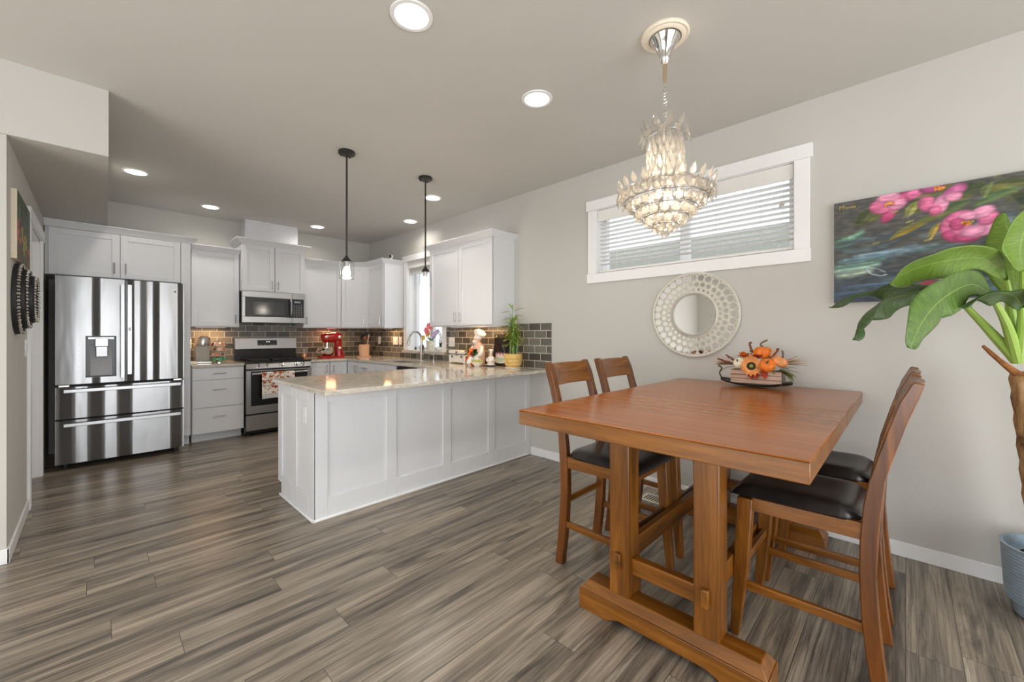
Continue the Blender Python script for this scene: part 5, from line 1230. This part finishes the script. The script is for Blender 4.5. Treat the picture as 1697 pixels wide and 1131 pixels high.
MB().box(XL+.0005, XL+.024, 3.67, 4.33, 1.69, 2.09).build('canvas_edge', plain('raw_canvas', rgb(226, 214, 194), .8), lp)
RL = Matrix.Rotation(PI/2, 3, 'Y')
bc = V((XL+.001, 3.885, 1.467))
bm_ = thing('beaded_mirror', 'round stepped black mirror edged with silver beads on the left wall', 'mirror', bc)
MB().lathe(bc, [(.215, 0), (.215, .02), (.18, .026), (.18, .048), (.145, .054), (.145, .075), (.115, .078), (.112, .06), (0, .06)], 56, RL).build('stepped_frame', M['matte_black'], bm_)
MB().lathe(bc, [(.112, .0605), (.112, .0625)], 48, RL).build('mirror_glass', M['mirror'], bm_)
for R_, z, n in ((.208, .026, 64), (.172, .054, 54), (.135, .082, 46)):
    m = MB()
    for k in range(n): a = 2*PI*k/n; m.ball(bc+RL@V((R_*math.cos(a), R_*math.sin(a), z)), .0095 if k % 2 else .0075, 8)
    m.build('bead_ring', M['chrome'], bm_)

# ------------------------------------------------------------------ ceiling lights
def downlight(x, y, lab, p):
    r = thing('recessed_light', lab, 'ceiling light', (x, y, H), 'recessed ceiling lights')
    MB().lathe((x, y, H-.006), [(.098, .006), (.096, .001), (.078, 0), (.076, .003), (.076, .006)], 40, None, True).build('trim_ring', M['trim'], r)
    MB().lathe((x, y, H-.0035), [(.0765, 0), (.0765, .003)], 36).build('lens', M['light'], r)
    l = bpy.data.lights.new('recessed_light_beam', 'AREA'); l.shape = 'DISK'; l.size = .14; l.energy = p; l.color = (1, .93, .84); l.spread = math.radians(150)
    o = bpy.data.objects.new('recessed_light_beam', l); COL.objects.link(o); o.location = (0, 0, -.012); o.parent = r
for x, y, lab, p in [(1.032, 1.658, 'lit recessed ceiling light nearest the camera, large at the top of the room', 5), (1.951, 1.675, 'lit recessed ceiling light between the pendants and the chandelier', 5), (.261, 5.071, 'lit recessed ceiling light beside the soffit, above the fridge', 3),
                     (.943, 5.836, 'lit recessed ceiling light in front of the left wall cabinet', 3), (2.151, 5.855, 'lit recessed ceiling light right of the white vent cover', 3), (2.903, 4.693, 'lit recessed ceiling light over the kitchen sink', 3), (2.572, 3.708, 'lit recessed ceiling light beside the rod of the right pendant', 3)]:
    downlight(x, y, lab, p)
def pendant(x, y, lab):
    r = thing('pendant_light', lab, 'pendant light', (x, y, H), 'glass jar pendants over the peninsula')
    MB().lathe((x, y, H-.03), [(.062, .03), (.066, .02), (.066, .012), (.058, .004), (.02, 0), (0, 0)], 32).build('canopy', M['dark_bronze'], r)
    m = MB()
    for a in (.6, 2.5): m.ball((x+.045*math.cos(a), y+.045*math.sin(a), H-.032), .007, 8)
    m.build('canopy_screws', M['dark_bronze'], r)
    MB().tube([(x, y, H-.028), (x, y, 1.885)], .0075, 10).build('rod', M['dark_bronze'], r)
    MB().lathe((x, y, 1.842), [(.038, 0), (.036, .012), (.022, .032), (.014, .04), (.012, .05)], 26).build('cap', M['dark_bronze'], r)
    MB().lathe((x, y, 1.80), [(.02, 0), (.02, .045)], 18).build('socket', M['nickel'], r)
    sh = MB().lathe((x, y, 1.706), [(.0575, 0), (.059, .0), (.059, .132), (.055, .139), (.014, .139), (.014, .135), (.054, .134), (.0555, .128), (.0555, .004), (.0575, 0)], 36).build('glass_shade', M['pendant_glass'], r)
    MB().lathe((x, y, 1.722), [(0, 0), (.018, .005), (.029, .02), (.031, .035), (.026, .055), (.016, .072), (.014, .082)], 22).build('bulb', M['bulb'], r)
    l = bpy.data.lights.new('pendant_glow', 'POINT'); l.energy = 5; l.color = (1, .9, .76); l.shadow_soft_size = .05
    o = bpy.data.objects.new('pendant_glow', l); COL.objects.link(o); o.location = (0, 0, 1.69-H); o.parent = r
pendant(1.432, 3.273, 'glass jar pendant light over the left end of the peninsula')
pendant(2.192, 3.279, 'glass jar pendant light over the right end of the peninsula')

# ------------------------------------------------------------------ chandelier
hx, hy = 1.978, .860
ch = thing('chandelier', 'crystal basket chandelier hanging over the dining table', 'chandelier', (hx, hy, H))
MB().lathe((hx, hy, H-.022), [(.112, .022), (.114, .014), (.108, .006), (.098, .008), (.09, .002), (.078, .0), (.07, .008), (.07, .022)], 48, None, True).build('ceiling_medallion', plain('cream_plaster', rgb(236, 226, 208), .6), ch)
MB().lathe((hx, hy, 2.595), [(.012, 0), (.02, .01), (.026, .03), (.034, .055), (.05, .095), (.07, .12), (.072, .128), (.06, .14)], 36).build('canopy', M['chrome'], ch)
MB().tube([(hx, hy, 2.60), (hx, hy, 2.53), (hx, hy, 2.50)], [.010, .010, .007], 12).build('stem', plain('warm_brass', (.75, .6, .42, 1), .2, 1), ch)
m = MB(); z = 2.495; k = 0
while z > 2.27:
    for dx in ((0,) if z > 2.43 else (-.012, .012)):
        vs = []
        n = 14
        pts = [V((.008*math.cos(2*PI*q/n), 0, .017*math.sin(2*PI*q/n))) for q in range(n+1)]
        rz_ = Matrix.Rotation((k % 2)*PI/2+.4, 3, 'Z')
        m.tube([V((hx+dx, hy+dx*.4, z))+rz_@p for p in pts], .0022, 6, False)
    z -= .027; k += 1
m.build('chain', M['chrome'], ch)
m = MB()
for R_, z in ((.078, 2.245), (.085, 2.04), (.205, 1.965), (.195, 1.915), (.150, 1.872), (.108, 1.832), (.06, 1.795)): m.torus((hx, hy, z), R_, .003, 48, 6)
m.build('frame_rings', M['nickel'], ch)
m = MB()
for q in range(6):
    a = 2*PI*q/6; c_, s_ = math.cos(a), math.sin(a)
    m.tube([(hx+c_*r_, hy+s_*r_, z) for r_, z in ((.02, 2.27), (.076, 2.245), (.082, 2.05), (.20, 1.965), (.193, 1.915), (.148, 1.872), (.106, 1.832), (.058, 1.795), (.01, 1.77))], .002, 6)
m.tube([(hx, hy, 2.28), (hx, hy, 1.78)], .006, 8); m.build('frame_ribs', M['nickel'], ch)
t = NT('crystal'); tp_ = t.new('BsdfTransparent'); tp_.inputs[0].default_value = (1, .985, .95, 1); gl = t.new('BsdfGlossy'); gl.inputs['Roughness'].default_value = .04
df = t.new('BsdfTranslucent'); df.inputs[0].default_value = (.95, .91, .84, 1); fr_ = t.new('LayerWeight'); fr_.inputs[0].default_value = .35
m1 = t.new('MixShader'); m1.inputs[0].default_value = .45; t.link(tp_.outputs[0], m1.inputs[1]); t.link(df.outputs[0], m1.inputs[2])
m2 = t.new('MixShader'); t.link(fr_.outputs['Facing'], m2.inputs[0]); t.link(m1.outputs[0], m2.inputs[1]); t.link(gl.outputs[0], m2.inputs[2]); t.link(m2.outputs[0], t.out.inputs[0]); M['crystal'] = t.m
def facet(prof, n=6, sq=1.0):
    m = MB(); m.lathe((0, 0, 0), prof, n)
    if sq != 1: m.v = [(x, y*sq, z) for x, y, z in m.v]
    return m
drop = facet([(0, -.04), (.010, -.024), (.011, -.008), (.006, .012), (0, .036)], 6)
leafc = facet([(0, -.030), (.016, -.012), (.018, .002), (.010, .022), (0, .036)], 6, .5)
ballc = MB(); ballc.ball((0, 0, 0), .024, 10)
proto = {}
def crystal(nm, kind, mbx, c, q):
    if kind not in proto:
        o = mbx.build(nm, M['crystal'], ch, angle=0, local=True); proto[kind] = o
    else:
        o = proto[kind].copy(); COL.objects.link(o)
    o.parent = ch; o.location = V(c)-V((hx, hy, H)); o.rotation_euler = q.to_euler()
def ringc(nm, kind, mbx, R_, z, n, tilt, ph=0):
    for k in range(n):
        a = 2*PI*(k+ph)/n; q = Matrix.Rotation(a+PI/2, 3, 'Z')@Matrix.Rotation(tilt, 3, 'X'); crystal(nm, kind, mbx, (hx+R_*math.cos(a), hy+R_*math.sin(a), z), q)
ringc('crystal_leaf', 'leaf', leafc, .100, 2.275, 10, math.radians(28)); ringc('crystal_leaf', 'leaf', leafc, .112, 2.235, 10, math.radians(160), .5)
for i, z in enumerate((2.205, 2.165, 2.125, 2.085, 2.05)): ringc('crystal_drop', 'drop', drop, .080+.003*i, z, 18, 0, .5*(i % 2))
ringc('crystal_leaf', 'leaf', leafc, .224, 1.985, 26, math.radians(22)); ringc('crystal_leaf', 'leaf', leafc, .226, 1.94, 26, math.radians(170), .5)
ringc('crystal_ball', 'ball', ballc, .198, 1.94, 24, 0); ringc('crystal_ball', 'ball', ballc, .168, 1.895, 20, 0, .5); ringc('crystal_ball', 'ball', ballc, .128, 1.852, 16, 0); ringc('crystal_ball', 'ball', ballc, .085, 1.815, 11, 0, .5); ringc('crystal_ball', 'ball', ballc, .042, 1.783, 6, 0); ringc('crystal_ball', 'ball', ballc, 0, 1.755, 1, 0)
for k, (dx, dy, dz) in enumerate(((.07, .0, 1.94), (-.07, .0, 1.94), (0, .07, 1.94), (0, -.07, 1.94), (0, .03, 2.13))):
    b_ = MB().lathe((hx+dx, hy+dy, dz-.03), [(0, 0), (.012, .01), (.014, .025), (.006, .05), (0, .058)], 12).build('bulb', M['candle_bulb'], ch)
    l = bpy.data.lights.new('chandelier_glow', 'POINT'); l.energy = .8; l.color = (1, .86, .68); l.shadow_soft_size = .03
    o = bpy.data.objects.new('chandelier_glow', l); COL.objects.link(o); o.location = (dx*.5, dy*.5, dz-H); o.parent = ch
